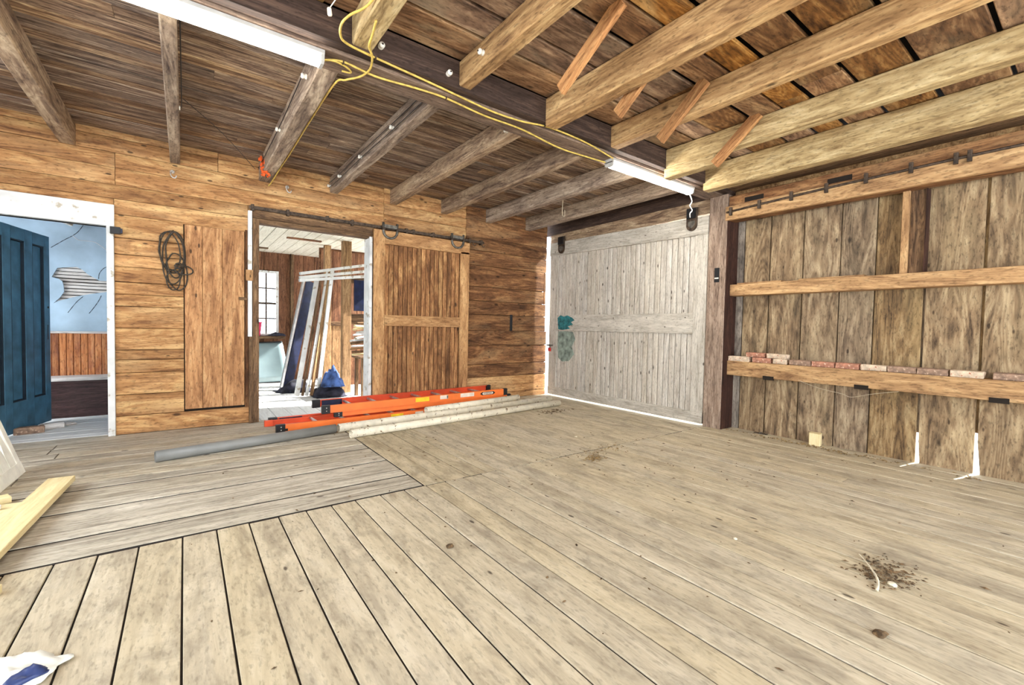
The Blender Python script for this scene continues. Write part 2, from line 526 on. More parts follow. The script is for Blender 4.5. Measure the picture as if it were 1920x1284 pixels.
# ---- floor
floor = boxes('floor', [((XL, YF, -0.14), (XR + 0.03, 5.93, -0.0075))], 'under')
tag(floor, 'old worn tan plank floor of the barn room', 'floor', kind='structure')
def fplank(lo, hi, axis, m, g=0.0036):
    dz = rnd(-0.0022, 0.0022)
    l = [lo[0] + g, lo[1] + g, -0.007]; h = [hi[0] - g, hi[1] - g, dz]
    board('plank', l, h, axis, m, floor, 0.0025, 0.0)
xs = [-2.4, -2.25, -2.09, -1.93, -1.775, -1.62, -1.46, -1.305, -1.15, -0.985, -0.82, -0.655, -0.495, -0.343, -0.19, -0.012, 0.139, 0.294,
      0.445, 0.597, 0.745, 0.895, 1.062, 1.232, 1.396]
x = 1.396
while x < 5.2:
    x += random.choice([0.14, 0.152, 0.155, 0.16, 0.166])
    xs.append(min(x, 5.36))
xs[-1] = 5.36
for a, b in zip(xs[:-1], xs[1:]):
    cut = rnd(-1.8, 1.6) if random.random() < 0.3 else None
    if cut and a > 0.3:
        fplank((a, YF, 0), (b, cut, 0), 'y', 'floor'); fplank((a, cut, 0), (b, 2.895, 0), 'y', 'floor')
    else:
        fplank((a, YF, 0), (b, 2.895, 0), 'y', 'floor')
ys = [2.912, 3.19, 3.325, 3.638, 3.80, 4.08, 4.25, 4.42, 4.60, 4.78, 4.95, 5.12, 5.3, 5.48, 5.66, 5.93]
for a, b in zip(ys[:-1], ys[1:]):
    g = 0.005
    if a in (2.912, 3.19, 3.638, 4.08):      # wide old joints packed with dirt
        board('seam', (XL, a - 0.011, -0.0078), (1.38, a + 0.011, -0.003), 'x', 'under', floor, 0.0)
        a += 0.006
    if b in (3.19, 3.638, 4.08):
        b -= 0.006
    cx_ = rnd(-1.9, -0.6) if random.random() < 0.5 else None
    if cx_:
        fplank((XL, a, 0), (cx_, b, 0), 'x', 'floor_grey', g); fplank((cx_, a, 0), (1.383, b, 0), 'x', 'floor_grey', g)
    else:
        fplank((XL, a, 0), (1.383, b, 0), 'x', 'floor_grey', g)
xc = [1.388, 1.555, 1.773, 1.93, 2.04, 2.2, 2.36]
while xc[-1] < 5.25:
    xc.append(min(xc[-1] + random.choice([0.15, 0.16, 0.175]), 5.36))
for a, b in zip(xc[:-1], xc[1:]):
    fplank((a, 2.9, 0), (b, 5.93, 0), 'y', 'floor')

for (u, v_) in ((1.39, 2.05), (2.7, 4.85)):
    board('seam', (u, 2.889, -0.0078), (v_, 2.906, -0.0022), 'x', 'under', floor, 0.0)
board('seam', (1.378, 2.91, -0.0078), (1.393, 5.6, -0.0022), 'y', 'under', floor, 0.0)
# ---- back wall: backing plus siding boards, three openings
OPEN_L = (-1.47, -0.605, 2.06)      # doorway to the blue room
OPEN_M = (0.69, 1.95, 2.30)         # sliding door opening
wallb = boxes('wall_back', [((XL, 5.885, 0), (OPEN_L[0], 5.95, 3.0)), ((OPEN_L[0], 5.885, OPEN_L[2]), (OPEN_L[1], 5.95, 3.0)),
                            ((OPEN_L[1], 5.885, 0), (OPEN_M[0], 5.95, 3.0)), ((OPEN_M[0], 5.885, OPEN_M[2]), (OPEN_M[1], 5.95, 3.0)),
                            ((OPEN_M[1] + 0.04, 5.885, 0), (4.78, 5.95, 3.0)), ((4.78, 5.887, 0), (5.06, 5.90, 1.1)), ((4.78, 5.887, 1.1), (5.034, 5.90, 1.56)), ((4.78, 5.887, 1.56), (4.984, 5.90, 2.1)), ((4.78, 5.887, 2.1), (5.034, 5.90, 3.0))], 'under')
tag(wallb, 'back wall of horizontal honey brown pine boards', 'wall', kind='structure')
def sboard(x0, x1, z0, z1, m='siding', bulge=None):
    y0 = 5.85 + rnd(-0.004, 0.003)
    g = 0.0022
    if bulge:
        board('board', (x0 + g, y0 - bulge * 0.6, z0 + g), (x1 - g, 5.886, z1 - g), 'x', m, wallb, 0.003, 0.0, bulge)
    else:
        me = fixn(slab(x1 - x0 - 2 * g, z1 - z0 - 2 * g, 5.886 - y0, 0.006, 0.001))
        obj('board', me, m, wallb, ((x0 + x1) / 2, (5.886 + y0) / 2, (z0 + z1) / 2), (math.pi / 2, 0, 0))
zl = [0, 0.165, 0.398, 0.618, 0.75, 0.85, 1.068, 1.286, 1.405, 1.526, 1.678, 1.80, 1.96, 2.187]
for a, b in zip(zl[:-1], zl[1:]):
    if a < 0.01:
        sboard(-0.552, 0.62, 0.0, 0.185)
        continue
    sboard(-0.552, -0.004, max(a, 0.185), b)
    sboard(XL, -1.53, a, b)
zu = [2.187, 2.335, 2.47, 2.635, 2.78, 2.92, 3.0]
for i, (a, b) in enumerate(zip(zu[:-1], zu[1:])):
    if i == 0:
        sboard(-0.552, 0.58, a, b, 'siding', 0.012)
        sboard(-1.53, -0.552, 2.262, b, 'siding')
        sboard(XL, -1.53, a, b)
    elif i == 1:
        sboard(XL, 0.58, a, b, 'siding', 0.014)
    elif i == 4 or i == 5:
        for u, v_ in ((XL, 0.3), (0.3, 2.15), (2.15, 3.42)): sboard(u, v_, a, b, 'siding', 0.014)
    else:
        br = random.choice([-0.54, 0.9, 1.3])
        sboard(XL, br, a, b, 'siding', 0.016); sboard(br, 2.15, a, b, 'siding', 0.016); sboard(2.15, 3.42, a, b, 'siding', 0.016)
# behind the sliding door and beside it
zm = [0, 0.19, 0.4, 0.62, 0.84, 1.07, 1.3, 1.53, 1.76, 2.0, 2.2, 2.335, 2.47]
for a, b in zip(zm[:-1], zm[1:]):
    if b > 2.3:
        sboard(0.58, 2.02, max(a, 2.3), b)
    sboard(2.02, 3.42, a, b, 'siding_dark')
zr = [0, 0.095, 0.362, 0.566, 0.863, 1.097, 1.345, 1.56, 1.777, 2.1, 2.33, 2.528, 2.787, 2.924, 3.0]
for a, b in zip(zr[:-1], zr[1:]):
    xe = 5.064 if b < 1.15 else 5.036
    if 1.55 < (a + b) / 2 < 2.05:
        xe = 4.985
        obj('board', fixn(slab(b - a - 0.002, 0.03, 0.036, 0.002)), 'siding_dark', wallb, (5.019, 5.868, (a + b) / 2), ROT['z'])
    sboard(3.42, xe, a, b, 'siding_dark' if a > 0.3 else 'siding', 0.008 if a > 2.2 else None)
# jamb boards and headers of the sliding door opening
board('board', (0.625, 5.825, 0), (0.69, 5.96, 2.33), 'z', 'jamb', wallb)
board('board', (0.59, 5.815, 0.0), (0.628, 5.85, 0.99), 'z', 'jamb', wallb)
board('board', (0.625, 5.83, 2.285), (1.99, 5.955, 2.335), 'x', 'jamb', wallb)
board('board', (0.62, 5.815, 2.335), (1.99, 5.853, 2.455), 'x', 'jamb', wallb)
tag(board('trim_1', (0.578, 5.80, 0.99), (0.618, 5.85, 2.405), 'z', 'white'), 'narrow white painted strip beside the sliding door opening',
    'trim', kind='structure')
tag(board('trim_2', (1.95, 5.80, 0.0), (1.988, 6.02, 2.30), 'z', 'white'), 'white jamb board at the right of the middle opening', 'trim', kind='structure')
# white casing of the left doorway
t3 = empty('trim_3', (-0.58, 5.83, 0)); tag(t3, 'white painted casing around the left doorway', 'trim', kind='structure')
def child_at(o, parent):
    o.parent = parent
    o.location = Vector(o.location) - parent.location
    return o
child_at(board('casing', (-0.607, 5.825, 0), (-0.552, 5.96, 2.06), 'z', 'white'), t3)
child_at(board('casing', (-1.53, 5.825, 0), (-1.47, 5.96, 2.06), 'z', 'white'), t3)
child_at(board('header', (-1.56, 5.822, 2.06), (-0.548, 5.96, 2.268), 'x', 'white'), t3)

# ---- right wall: top plate, vertical planks, girts, post, rail
wallr = boxes('wall_right', [((5.24, YF, 2.66), (5.36, 2.75, 2.95))], 'joist_r')
tag(wallr, 'right wall of wide weathered vertical planks', 'wall', kind='structure')
yp = [2.72, 2.615, 2.33, 1.992, 1.657, 1.37, 1.012, 0.642, 0.27, -0.1, -0.45, -0.8, -1.15, -1.5, -1.85, -2.2, -2.6]
for i, (a, b) in enumerate(zip(yp[:-1], yp[1:])):
    g = 0.0055
    ga = 0.010 if i in (6, 7) else g
    gb = 0.009 if i in (5, 6) else g
    hw = ((a - b) - ga - gb) / 2
    if i in (6, 7):      # foot of the plank rotted away beside the joint
        nx, nz_ = (0.012, 0.2) if i == 6 else (0.022, 0.27)
        me = prism([(-1.44, -hw), (1.44, -hw + 0.004), (1.44, hw), (-1.44 + nz_, hw), (-1.44 + nz_ * 0.6, hw - nx * 0.45), (-1.44 + 0.02, hw - nx), (-1.44, hw - nx)], 'z', -0.015, 0.015)
    else:
        me = fixn(slab(2.88, hw * 2, 0.03, 0.003, 0.002))
    obj('plank', me, 'plank', wallr, (5.345 + rnd(-0.004, 0.004), (a - ga + b + gb) / 2, 1.44), ROT['z'])
for k, b in enumerate(yp[1:-1]):
    z0 = 0.27 if k == 5 else (0.34 if k == 6 else -0.1)
    board('batten', (5.362, b - 0.035, z0), (5.38, b + 0.035, 2.9), 'z', 'plank', wallr)  # added outside to block sun and sky through the plank joints
board('girt', (5.17, YF, 1.575), (5.328, 2.70, 1.705), 'y', 'girt', wallr, 0.004)
board('girt', (5.17, YF, 0.645), (5.328, 2.70, 0.812), 'y', 'girt', wallr, 0.004)
for yy in (2.23, 1.395, 0.508):
    board('notch', (5.162, yy - 0.055, 0.630), (5.185, yy + 0.055, 0.672), 'y', 'under', wallr)
board('block', (5.19, 2.15, 1.703), (5.30, 2.62, 1.722), 'y', 'girt', wallr)
board('block', (5.19, 1.42, 1.703), (5.30, 1.98, 1.722), 'y', 'girt', wallr)
board('stud', (5.20, 1.115, 1.706), (5.33, 1.165, 2.66), 'z', 'girt', wallr)
board('stud', (5.24, 1.005, 1.706), (5.33, 1.115, 2.66), 'z', 'jamb', wallr)
board('rail', (5.055, YF, 2.44), (5.10, 2.715, 2.598), 'y', 'girt', wallr, 0.004)
board('plate', (5.10, YF, 2.44), (5.24, 2.70, 2.72), 'y', 'siding_dark', wallr)
board('plate', (5.05, YF, 2.80), (5.24, 2.70, 2.95), 'y', 'jamb', wallr)
for yy in (2.42, 1.62):
    board('notch', (5.092, yy - 0.10, 2.62), (5.106, yy + 0.10, 2.67), 'y', 'under', wallr)
board('post', (5.075, 2.705, 0), (5.33, 2.925, 2.75), 'z', 'post', wallr, 0.006)
board('shade_board', (5.082, 2.694, 0), (5.325, 2.7055, 2.60), 'z', 'maroon', wallr, 0.0)  # thin dark board paints the shaded side of the post
board('shade_board', (5.21, 0.998, 1.707), (5.325, 1.006, 2.44), 'z', 'maroon', wallr, 0.0)  # likewise the shaded side of the stud
board('sill', (5.28, YF, -0.1), (5.33, 2.7, -0.005), 'y', 'under', wallr)
board('header', (5.115, 2.925, 2.575), (5.22, 5.84, 2.76), 'y', 'joist_l', wallr, 0.004, rot=None).rotation_euler = (math.radians(1.6), 0, math.pi / 2)
board('header', (5.10, 2.7, 2.75), (5.35, 5.95, 2.95), 'y', 'beam', wallr)
# outer jamb beyond the big door
tag(boxes('wall_left', [((XL - 0.1, YF, 0), (XL, 5.95, 0.75)), ((XL - 0.1, YF, 2.5), (XL, 5.95, 3.0)), ((XL - 0.1, YF, 0.75), (XL, -1.8, 2.5)), ((XL - 0.1, 1.2, 0.75), (XL, 1.6, 2.5)), ((XL - 0.1, 4.7, 0.75), (XL, 5.95, 2.5))], 'siding_dark'), 'unseen left wall with two wide openings added to let in light', 'wall', kind='structure')  # openings added out of view so daylight reaches the left floor
tag(boxes('wall_front', [((XL, YF - 0.1, 0), (-1.9, YF, 3.0)), ((4.9, YF - 0.1, 0), (5.36, YF, 3.0)), ((-1.9, YF - 0.1, 2.7), (4.9, YF, 3.0))], 'siding_dark'),
    'unseen front wall behind the viewer, wide doorway added to let in fill light', 'wall', kind='structure')  # doorway made up behind the camera so sky light fills the room

# ---- ceiling: roof deck, boards, joists, main beam, struts
ceil = boxes('ceiling', [((XL - 0.1, YF - 0.1, 3.06), (XR + 0.1, 6.0, 3.12))], 'roof')
tag(ceil, 'rough board ceiling on open joists', 'ceiling', kind='structure')
yr = [2.74, 2.43, 2.205, 1.90, 1.66, 1.45, 1.16, 0.84, 0.475, 0.16, -0.18, -0.5, -0.8, -1.1, -1.45, -1.8, -2.15, -2.6]
for a, b in zip(yr[:-1], yr[1:]):
    br = rnd(0.3, 4.2)
    for u, v_ in ((XL, br), (br, 5.30)):
        ga, gb = random.choice([0.004, 0.02, 0.028]), random.choice([0.003, 0.006, 0.016])
        z0 = 2.95 + rnd(0, 0.012)
        board('board', (u + 0.002, b + gb, z0), (v_ - 0.002, a - ga, z0 + 0.028), 'x', 'ceil_r', ceil, 0.004, 0.008)
yl = [3.0]
while yl[-1] < 5.8:
    yl.append(min(5.885, yl[-1] + rnd(0.10, 0.165)))
for a, b in zip(yl[:-1], yl[1:]):
    br = rnd(-0.5, 4.0)
    for u, v_ in ((XL, br), (br, 5.30)):
        z0 = 2.975 + rnd(-0.004, 0.006)
        board('board', (u + 0.001, a + 0.002, z0), (v_ - 0.001, b - 0.002, z0 + 0.03), 'x', 'ceil_l', ceil, 0.004, 0.002)
board('beam', (XL, 2.70, 2.765), (5.32, 2.775, 2.95), 'x', 'beam', ceil, 0.004)
board('beam', (XL, 2.775, 2.745), (5.32, 2.995, 2.975), 'x', 'beam_under', ceil, 0.006)
RJ = [(-0.80, 0.11, 2.78, 'joist_r'), (-0.02, 0.11, 2.78, 'joist_r'), (0.79, 0.12, 2.785, 'joist_p'), (1.512, 0.095, 2.785, 'joist_r'), (2.285, 0.115, 2.735, 'joist_r'),
      (3.04, 0.10, 2.765, 'joist_r'), (3.86, 0.11, 2.765, 'joist_p'), (4.57, 0.12, 2.69, 'joist_p')]
for (xx, w_, zb, mm) in RJ:
    board('joist', (xx, YF, zb), (xx + w_, 2.70 if zb > 2.7 else 2.72, 2.95), 'y', mm, ceil, 0.008, 0.004)
board('scab', (3.862, 2.2, 2.67), (3.968, 2.72, 2.765), 'y', 'joist_p', ceil, 0.006)
for (xx, w_, zb) in [(-1.66, 0.12, 2.78), (-0.93, 0.12, 2.78), (-0.11, 0.085, 2.785), (0.685, 0.125, 2.765), (1.46, 0.10, 2.785), (2.235, 0.095, 2.785), (3.0, 0.10, 2.785),
                     (3.77, 0.10, 2.775), (4.56, 0.11, 2.77)]:
    board('joist', (xx, 2.995, zb), (xx + w_, 5.85, 2.975), 'y', 'joist_l', ceil, 0.008, 0.004)
for (xx, y0, z0, y1, z1, mm) in ((1.93, 1.66, 2.95, 2.14, 2.665, 'strut'), (2.44, 1.72, 2.95, 2.11, 2.655, 'strut'), (3.0, 1.79, 2.945, 2.16, 2.64, 'strut'), (3.82, 1.80, 2.96, 2.17, 2.645, 'strut')):
    beam2('strut', (xx, y0, z0), (xx, y1, z1), 0.035, 0.085, mm, ceil, 0.002)

# ---- fluorescent lamps under the beam
def lamp(x0, x1, y, label):
    t = empty('fluorescent_lamp', (x0, y, 2.745))
    tag(t, label, 'lamp', 'fluorescent lamps on the beam')
    L = x1 - x0
    pr = [(-0.055, 0.0), (0.055, 0.0), (0.055, -0.02), (0.042, -0.036), (-0.042, -0.036), (-0.055, -0.02)]
    obj('housing', prism(pr, 'x', 0, L), 'lampgrey', t)
    pr = [(-0.046, -0.036), (0.046, -0.036), (0.042, -0.058), (0.026, -0.068), (-0.026, -0.068), (-0.042, -0.058)]
    obj('diffuser', prism(pr, 'x', 0.02, L - 0.02), 'tube', t)
    for u in (0.0, L - 0.018):
        pr = [(-0.05, -0.028), (0.05, -0.028), (0.046, -0.06), (0.03, -0.072), (-0.03, -0.072), (-0.046, -0.06)]
        obj('end_cap', prism(pr, 'x', u, u + 0.018), 'lampgrey', t)
lamp(-0.60, 0.665, 2.845, 'long lit fluorescent tube lamp under the beam at upper left')
lamp(3.20, 4.55, 2.86, 'lit fluorescent tube lamp at the far end of the beam by the whitewashed door')

# ================================================================== DOORS
# barn door hanging open beside the middle opening
d2 = empty('door_2', (1.99, 5.76, 0.06)); tag(d2, 'honey brown sliding barn door of narrow boards on iron track', 'door', kind='structure')
def dpart(name, lo, hi, axis, m, par, c=0.003):
    return child_at(board(name, lo, hi, axis, m, None, c), par)
Y0, Y1 = 5.745, 5.785
dpart('stile', (1.99, Y0, 0.06), (2.135, Y1, 2.40), 'z', 'doorframe', d2)
dpart('stile', (3.285, Y0, 0.06), (3.43, Y1, 2.25), 'z', 'doorframe', d2)
dpart('rail', (2.137, Y0, 2.225), (3.43, Y1, 2.40), 'x', 'doorframe', d2)
dpart('rail', (2.137, Y0, 1.14), (3.283, Y1, 1.285), 'x', 'doorframe', d2)
dpart('rail', (2.137, Y0, 0.06), (3.283, Y1, 0.20), 'x', 'doorframe', d2)
nb = 17
for k in range(nb):
    u = 2.137 + k * (3.283 - 2.137) / nb; v_ = u + (3.283 - 2.137) / nb
    dpart('slat', (u + 0.003, 5.782 + rnd(0, 0.003), 0.10), (v_ - 0.003, 5.806, 2.34), 'z', 'bead', d2, 0.008)
def hanger(cx, par, w_=0.095, zt=2.50, zb=2.30):
    pts = [(cx - w_, 5.735, zt), (cx - w_, 5.735, zb + 0.09)]
    for k in range(1, 8):
        a = math.pi + math.pi * k / 8
        pts.append((cx + w_ * math.cos(a), 5.735, zb + 0.09 + 0.09 * math.sin(a)))
    pts += [(cx + w_, 5.735, zb + 0.09), (cx + w_, 5.735, zt)]
    h = obj('hanger', tube_mesh(pts, 0.017, 6), 'steel', par, -par.location)
    w2 = obj('wheel_guard', prism([(cx - 0.10, 2.475), (cx + 0.10, 2.475), (cx + 0.10, 2.43), (cx - 0.10, 2.43)], 'y', 5.725, 5.78), 'steel', h)
    for s in (-1, 1):
        obj('bolt', prism([(cx + s * w_ - 0.016, 2.40), (cx + s * w_ + 0.016, 2.40), (cx + s * w_ + 0.016, 2.43), (cx + s * w_ - 0.016, 2.43)], 'y', 5.712, 5.74), 'iron', h)
hanger(2.20, d2); hanger(3.22, d2)
trk = empty('door_track', (0.6, 5.79, 2.44)); tag(trk, 'rusty iron track above the sliding barn door', 'track')
def tpart(o): return child_at(o, trk)
tpart(board('rail', (0.585, 5.772, 2.42), (3.70, 5.79, 2.458), 'x', 'iron', None, 0.002))
for xx in (0.62, 0.98, 1.42, 1.72, 2.45, 2.55, 2.85, 3.45, 3.66):
    tpart(board('bracket', (xx - 0.015, 5.77, 2.405), (xx + 0.015, 5.838, 2.475), 'z', 'iron', None, 0.002))
for xx in (3.5, 3.66):
    p = [(xx, 5.78, 2.43), (xx + 0.01, 5.775, 2.39), (xx + 0.04, 5.775, 2.375), (xx + 0.06, 5.78, 2.40)]
    obj('hook', tube_mesh(spline(p, 5), 0.006), 'iron', trk, -trk.location)
# small wooden outline block right of the door
tag(board('wood_block', (3.47, 5.82, 2.19), (3.70, 5.848, 2.27), 'x', 'siding'), 'small thin wood block nailed right of the sliding barn door', 'block')

# closed hatch of three wide boards
d4 = empty('door_4', (0.27, 5.83, 0.2)); tag(d4, 'closed hatch of three wide reddish pine boards', 'door', kind='structure')
for a, b in ((0.004, 0.156), (0.159, 0.337), (0.340, 0.546)):
    dpart('board', (a, 5.832, 0.212), (b, 5.862, 2.165), 'z', 'hatch', d4, 0.004)
dpart('shadow_gap', (-0.004, 5.858, 0.19), (0.556, 5.87, 2.185), 'z', 'under', d4, 0.0)
board('board', (-0.006, 5.848, 2.17), (0.58, 5.88, 2.19), 'x', 'siding', wallb)
board('board', (0.552, 5.845, 0.185), (0.59, 5.885, 2.19), 'z', 'siding_dark', wallb)
tag(board('latch_block', (0.555, 5.775, 1.62), (0.625, 5.80, 1.74), 'z', 'doorframe'), 'small brown turn block on the white strip', 'latch')
tag(board('door_latch', (0.49, 5.79, 1.40), (0.565, 5.832, 1.43), 'x', 'jamb'), 'little dark wooden latch on the right edge of the hatch', 'latch')

# whitewashed sliding barn door on the right wall
d3 = empty('door_3', (5.10, 4.36, 0.015)); tag(d3, 'large whitewashed sliding barn door of narrow boards', 'door', kind='structure')
X0, X1 = 5.078, 5.108
dpart('back_board', (5.1145, 2.95, 0.05), (5.125, 5.78, 2.45), 'z', 'under', d3, 0.0)
dpart('stile', (X0, 5.60, 0.02), (X1, 5.795, 2.40), 'z', 'whiterail', d3)
dpart('stile', (X0, 2.935, 0.02), (X1, 3.10, 2.37), 'z', 'whiterail', d3)
tr_ = dpart('rail', (5.066, 2.93, 2.355), (X1, 5.795, 2.575), 'y', 'whiterail', d3)
tr_.rotation_euler = (math.radians(0), math.radians(0), math.pi / 2)
tr_.rotation_mode = 'XYZ'
tr_.rotation_euler = (Matrix.Rotation(math.radians(1.2), 3, 'X') @ Matrix.Rotation(math.pi / 2, 3, 'Z')).to_euler()
dpart('rail', (5.072, 3.095, 1.118), (X1, 5.60, 1.376), 'y', 'whiterail', d3)
dpart('rail', (5.072, 2.935, 0.02), (X1, 5.795, 0.155), 'y', 'whiterail', d3)
nb = 30
for k in range(nb):
    u = 3.10 + k * 2.5 / nb; v_ = u + 2.5 / nb
    dpart('slat', (5.092 + rnd(0, 0.002), u + 0.0036, 0.12), (5.114, v_ - 0.0036, 2.42), 'z', 'whitewash', d3, 0.006)
def smear(pts, name, m, x=5.0705):
    o = obj(name, prism(pts, 'x', x, x + 0.0025), m, d3, -d3.location)
    return o
smear([(5.56, 1.20), (5.575, 1.33), (5.50, 1.375), (5.42, 1.35), (5.34, 1.37), (5.22, 1.33), (5.17, 1.29), (5.25, 1.26), (5.20, 1.22), (5.32, 1.19), (5.27, 1.15),
       (5.45, 1.13), (5.55, 1.14)], 'paint_smear', 'teal')['label'] = 'dark teal paint smear'
smear([(5.56, 0.66), (5.58, 0.9), (5.57, 1.10), (5.40, 1.11), (5.22, 1.10), (5.16, 0.98), (5.24, 0.86), (5.18, 0.74), (5.3, 0.62), (5.46, 0.60)], 'paint_smear', 'tealfaint', 5.0905)['label'] = 'faint teal paint wash'
def hood(y, par, z):
    pts = [(y - 0.07, z + 0.16), (y + 0.07, z + 0.16), (y + 0.07, z - 0.05)]
    for k in range(1, 8):
        a = -math.pi * k / 8
        pts.append((y + 0.07 * math.cos(a), z - 0.05 + 0.07 * math.sin(a)))
    pts.append((y - 0.07, z - 0.05))
    h = obj('hanger', prism(pts, 'x', 5.045, 5.066), 'iron', par, -par.location)
    obj('hanger_face', prism([(y - 0.045, z - 0.0), (y + 0.045, z - 0.0), (y + 0.045, z - 0.05), (y, z - 0.09), (y - 0.045, z - 0.05)], 'x', 5.040, 5.046), 'steel', h)
    obj('wheel', prism([(y - 0.055, z + 0.15), (y + 0.055, z + 0.15), (y + 0.055, z + 0.03), (y - 0.055, z + 0.03)], 'x', 5.02, 5.046), 'black', h)
hood(5.50, d3, 2.52); hood(3.14, d3, 2.51)
for k in range(9):
    obj('nail', lathe([(0.008, 0), (0.006, 0.005), (0.0, 0.006)], 6), 'iron', d3, Vector((5.072, 3.2 + k * 0.29, 1.32 - (k % 2) * 0.12)) - d3.location, (0, -math.pi / 2, 0))

# iron rail track on the right wall
trk = empty('door_track', (5.05, 1.5, 2.55)); tag(trk, 'thin iron track along the rail above the vertical planks', 'track')
pts = [(5.045, 2.70, 2.528), (5.045, 2.33, 2.548), (5.045, 1.7, 2.572), (5.045, 0.8, 2.593), (5.045, -1.0, 2.60)]
obj('rail', tube_mesh(pts, 0.012, 6), 'iron', trk, -trk.location)
for yy, zz in ((2.65, 2.532), (2.337, 2.548), (2.02, 2.564), (1.71, 2.572), (1.397, 2.586), (1.083, 2.595), (0.806, 2.593), (0.727, 2.593)):
    tpart(board('bracket', (5.025, yy - 0.014, zz - 0.045), (5.056, yy + 0.014, zz + 0.045), 'z', 'iron', None, 0.003))

# blue panelled door, standing open into the blue room
ang = math.atan2(1.0, 0.235)
d1 = empty('door_1', (-1.47, 5.97, 0.02), (0, 0, ang)); tag(d1, 'dusty teal blue panelled door standing open on the left', 'door', kind='structure')
def lpart(name, lo, hi, axis, m, par, c=0.003):
    return board(name, lo, hi, axis, m, par, c)
T0, T1 = -0.045, 0.0
zt = 2.02
sp = [(0.0, 0.10), (0.25, 0.37), (0.59, 0.72), (0.932, 1.03)]
for a, b in sp: lpart('stile', (a, T0, 0), (b, T1, zt), 'z', 'bluedoor', d1)
pn = [(0.10, 0.25), (0.37, 0.59), (0.72, 0.932)]
for a, b in pn:
    lpart('rail', (a, T0, 0), (b, T1, 0.30), 'x', 'bluedoor', d1)
    lpart('rail', (a, T0, 1.90), (b, T1, zt), 'x', 'bluedoor', d1)
    lpart('panel', (a + 0.016, T0 + 0.024, 0.316), (b - 0.016, T1 - 0.006, 1.884), 'z', 'bluedoor', d1, 0.004)
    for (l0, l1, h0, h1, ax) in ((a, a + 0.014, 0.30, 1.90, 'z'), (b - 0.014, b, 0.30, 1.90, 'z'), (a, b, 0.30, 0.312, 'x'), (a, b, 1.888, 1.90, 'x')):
        lpart('reveal_shade', (l0, T0 + 0.004, h0), (l1, T0 + 0.026, h1), ax, 'reveal_shade', d1, 0.001)  # dark strips paint the shade along the panel reveals
    lpart('recess_shade', (a, T0 + 0.034, 0.30), (b, T1 - 0.008, 1.90), 'z', 'black', d1, 0.0)  # black sheet stands in for shade deep in the panel recess
lpart('latch_plate', (0.975, T0 - 0.003, 0.90), (0.99, T0 + 0.001, 1.06), 'z', 'black', d1)
obj('keyhole', lathe([(0.012, 0), (0.010, 0.006), (0, 0.007)], 10), 'black', d1, (0.99, T0, 1.25), (math.pi / 2, 0, 0))

# ================================================================== BLUE ROOM (beyond left doorway)
YP = 7.45
fl = boxes('floor', [((XL, 5.95, -0.14), (-0.2, 7.6, -0.045))], 'under'); tag(fl, 'whitish floor of the small blue room', 'floor', kind='structure')
for k in range(14):
    a = 5.932 + k * 0.115
    board('plank', (XL, a + 0.001, -0.04), (-0.2, min(a + 0.114, 7.56), 0.0 + rnd(-.001, .001)), 'x', 'whitefloor', fl)
hole = [(-1.257, 1.639), (-1.208, 1.751), (-1.15, 1.762), (-1.045, 1.778), (-0.995, 1.749), (-0.945, 1.695), (-0.842, 1.627), (-0.701, 1.628), (-0.66, 1.57), (-0.702, 1.509),
        (-0.93, 1.457), (-1.048, 1.422), (-1.212, 1.356), (-1.244, 1.331), (-1.19, 1.40), (-1.154, 1.472), (-1.158, 1.54), (-1.169, 1.596), (-1.205, 1.625), (-1.233, 1.632)]
bm = bmesh.new()
def loop(pts):
    vs = [bm.verts.new((p[0], YP, p[1])) for p in pts]
    return [bm.edges.new((vs[i], vs[(i + 1) % len(vs)])) for i in range(len(vs))]
ed = loop([(XL, 0.98), (-0.2, 0.98), (-0.2, 2.7), (XL, 2.7)]) + loop(hole)
bmesh.ops.triangle_fill(bm, use_beauty=True, use_dissolve=False, edges=ed)
r = bmesh.ops.extrude_face_region(bm, geom=list(bm.faces))
bmesh.ops.translate(bm, verts=[e for e in r['geom'] if isinstance(e, bmesh.types.BMVert)], vec=(0, 0.022, 0))
bmesh.ops.recalc_face_normals(bm, faces=bm.faces)
me = bpy.data.meshes.new('plaster'); bm.to_mesh(me); bm.free()
wb = obj('wall_blue_room', me, 'blueplaster'); tag(wb, 'cracked pale blue plaster wall with exposed laths', 'wall', kind='structure')
for k in range(14):
    z0 = 1.28 + k * 0.040
    board('lath', (-1.36, YP + 0.024, z0), (-0.55, YP + 0.034, z0 + 0.031 + rnd(-.003, .003)), 'x', 'lath', wb, 0.002)
boxes('backing', [((XL, YP + 0.05, 0), (-0.2, YP + 0.08, 2.7))], 'under', wb)
for c in ([(-1.261, 1.981), (-1.205, 2.033), (-1.132, 2.099), (-1.074, 2.147), (-1.024, 2.205), (-0.982, 2.284)], [(-0.851, 1.645), (-0.842, 1.716), (-0.806, 1.778), (-0.771, 1.805)],
          [(-0.826, 1.446), (-0.853, 1.374), (-0.897, 1.29), (-0.94, 1.218)], [(-0.989, 1.425), (-1.049, 1.353), (-1.124, 1.223)]):
    obj('crack', tube_mesh([(p[0], YP, p[1]) for p in spline([(q[0], q[1], 0) for q in c], 4)], [0.0015 + 0.0025 * abs(math.sin(i * 1.3)) for i in range(4 * (len(c) - 1) + 1)], 5), 'crack', wb)
obj('crack', tube_mesh([(p[0], YP, p[1]) for p in spline([(-1.074, 2.147, 0), (-1.025, 2.102, 0), (-0.958, 2.099, 0), (-0.873, 2.091, 0), (-0.769, 2.006, 0)], 4)], 0.0025, 5), 'lath', wb)
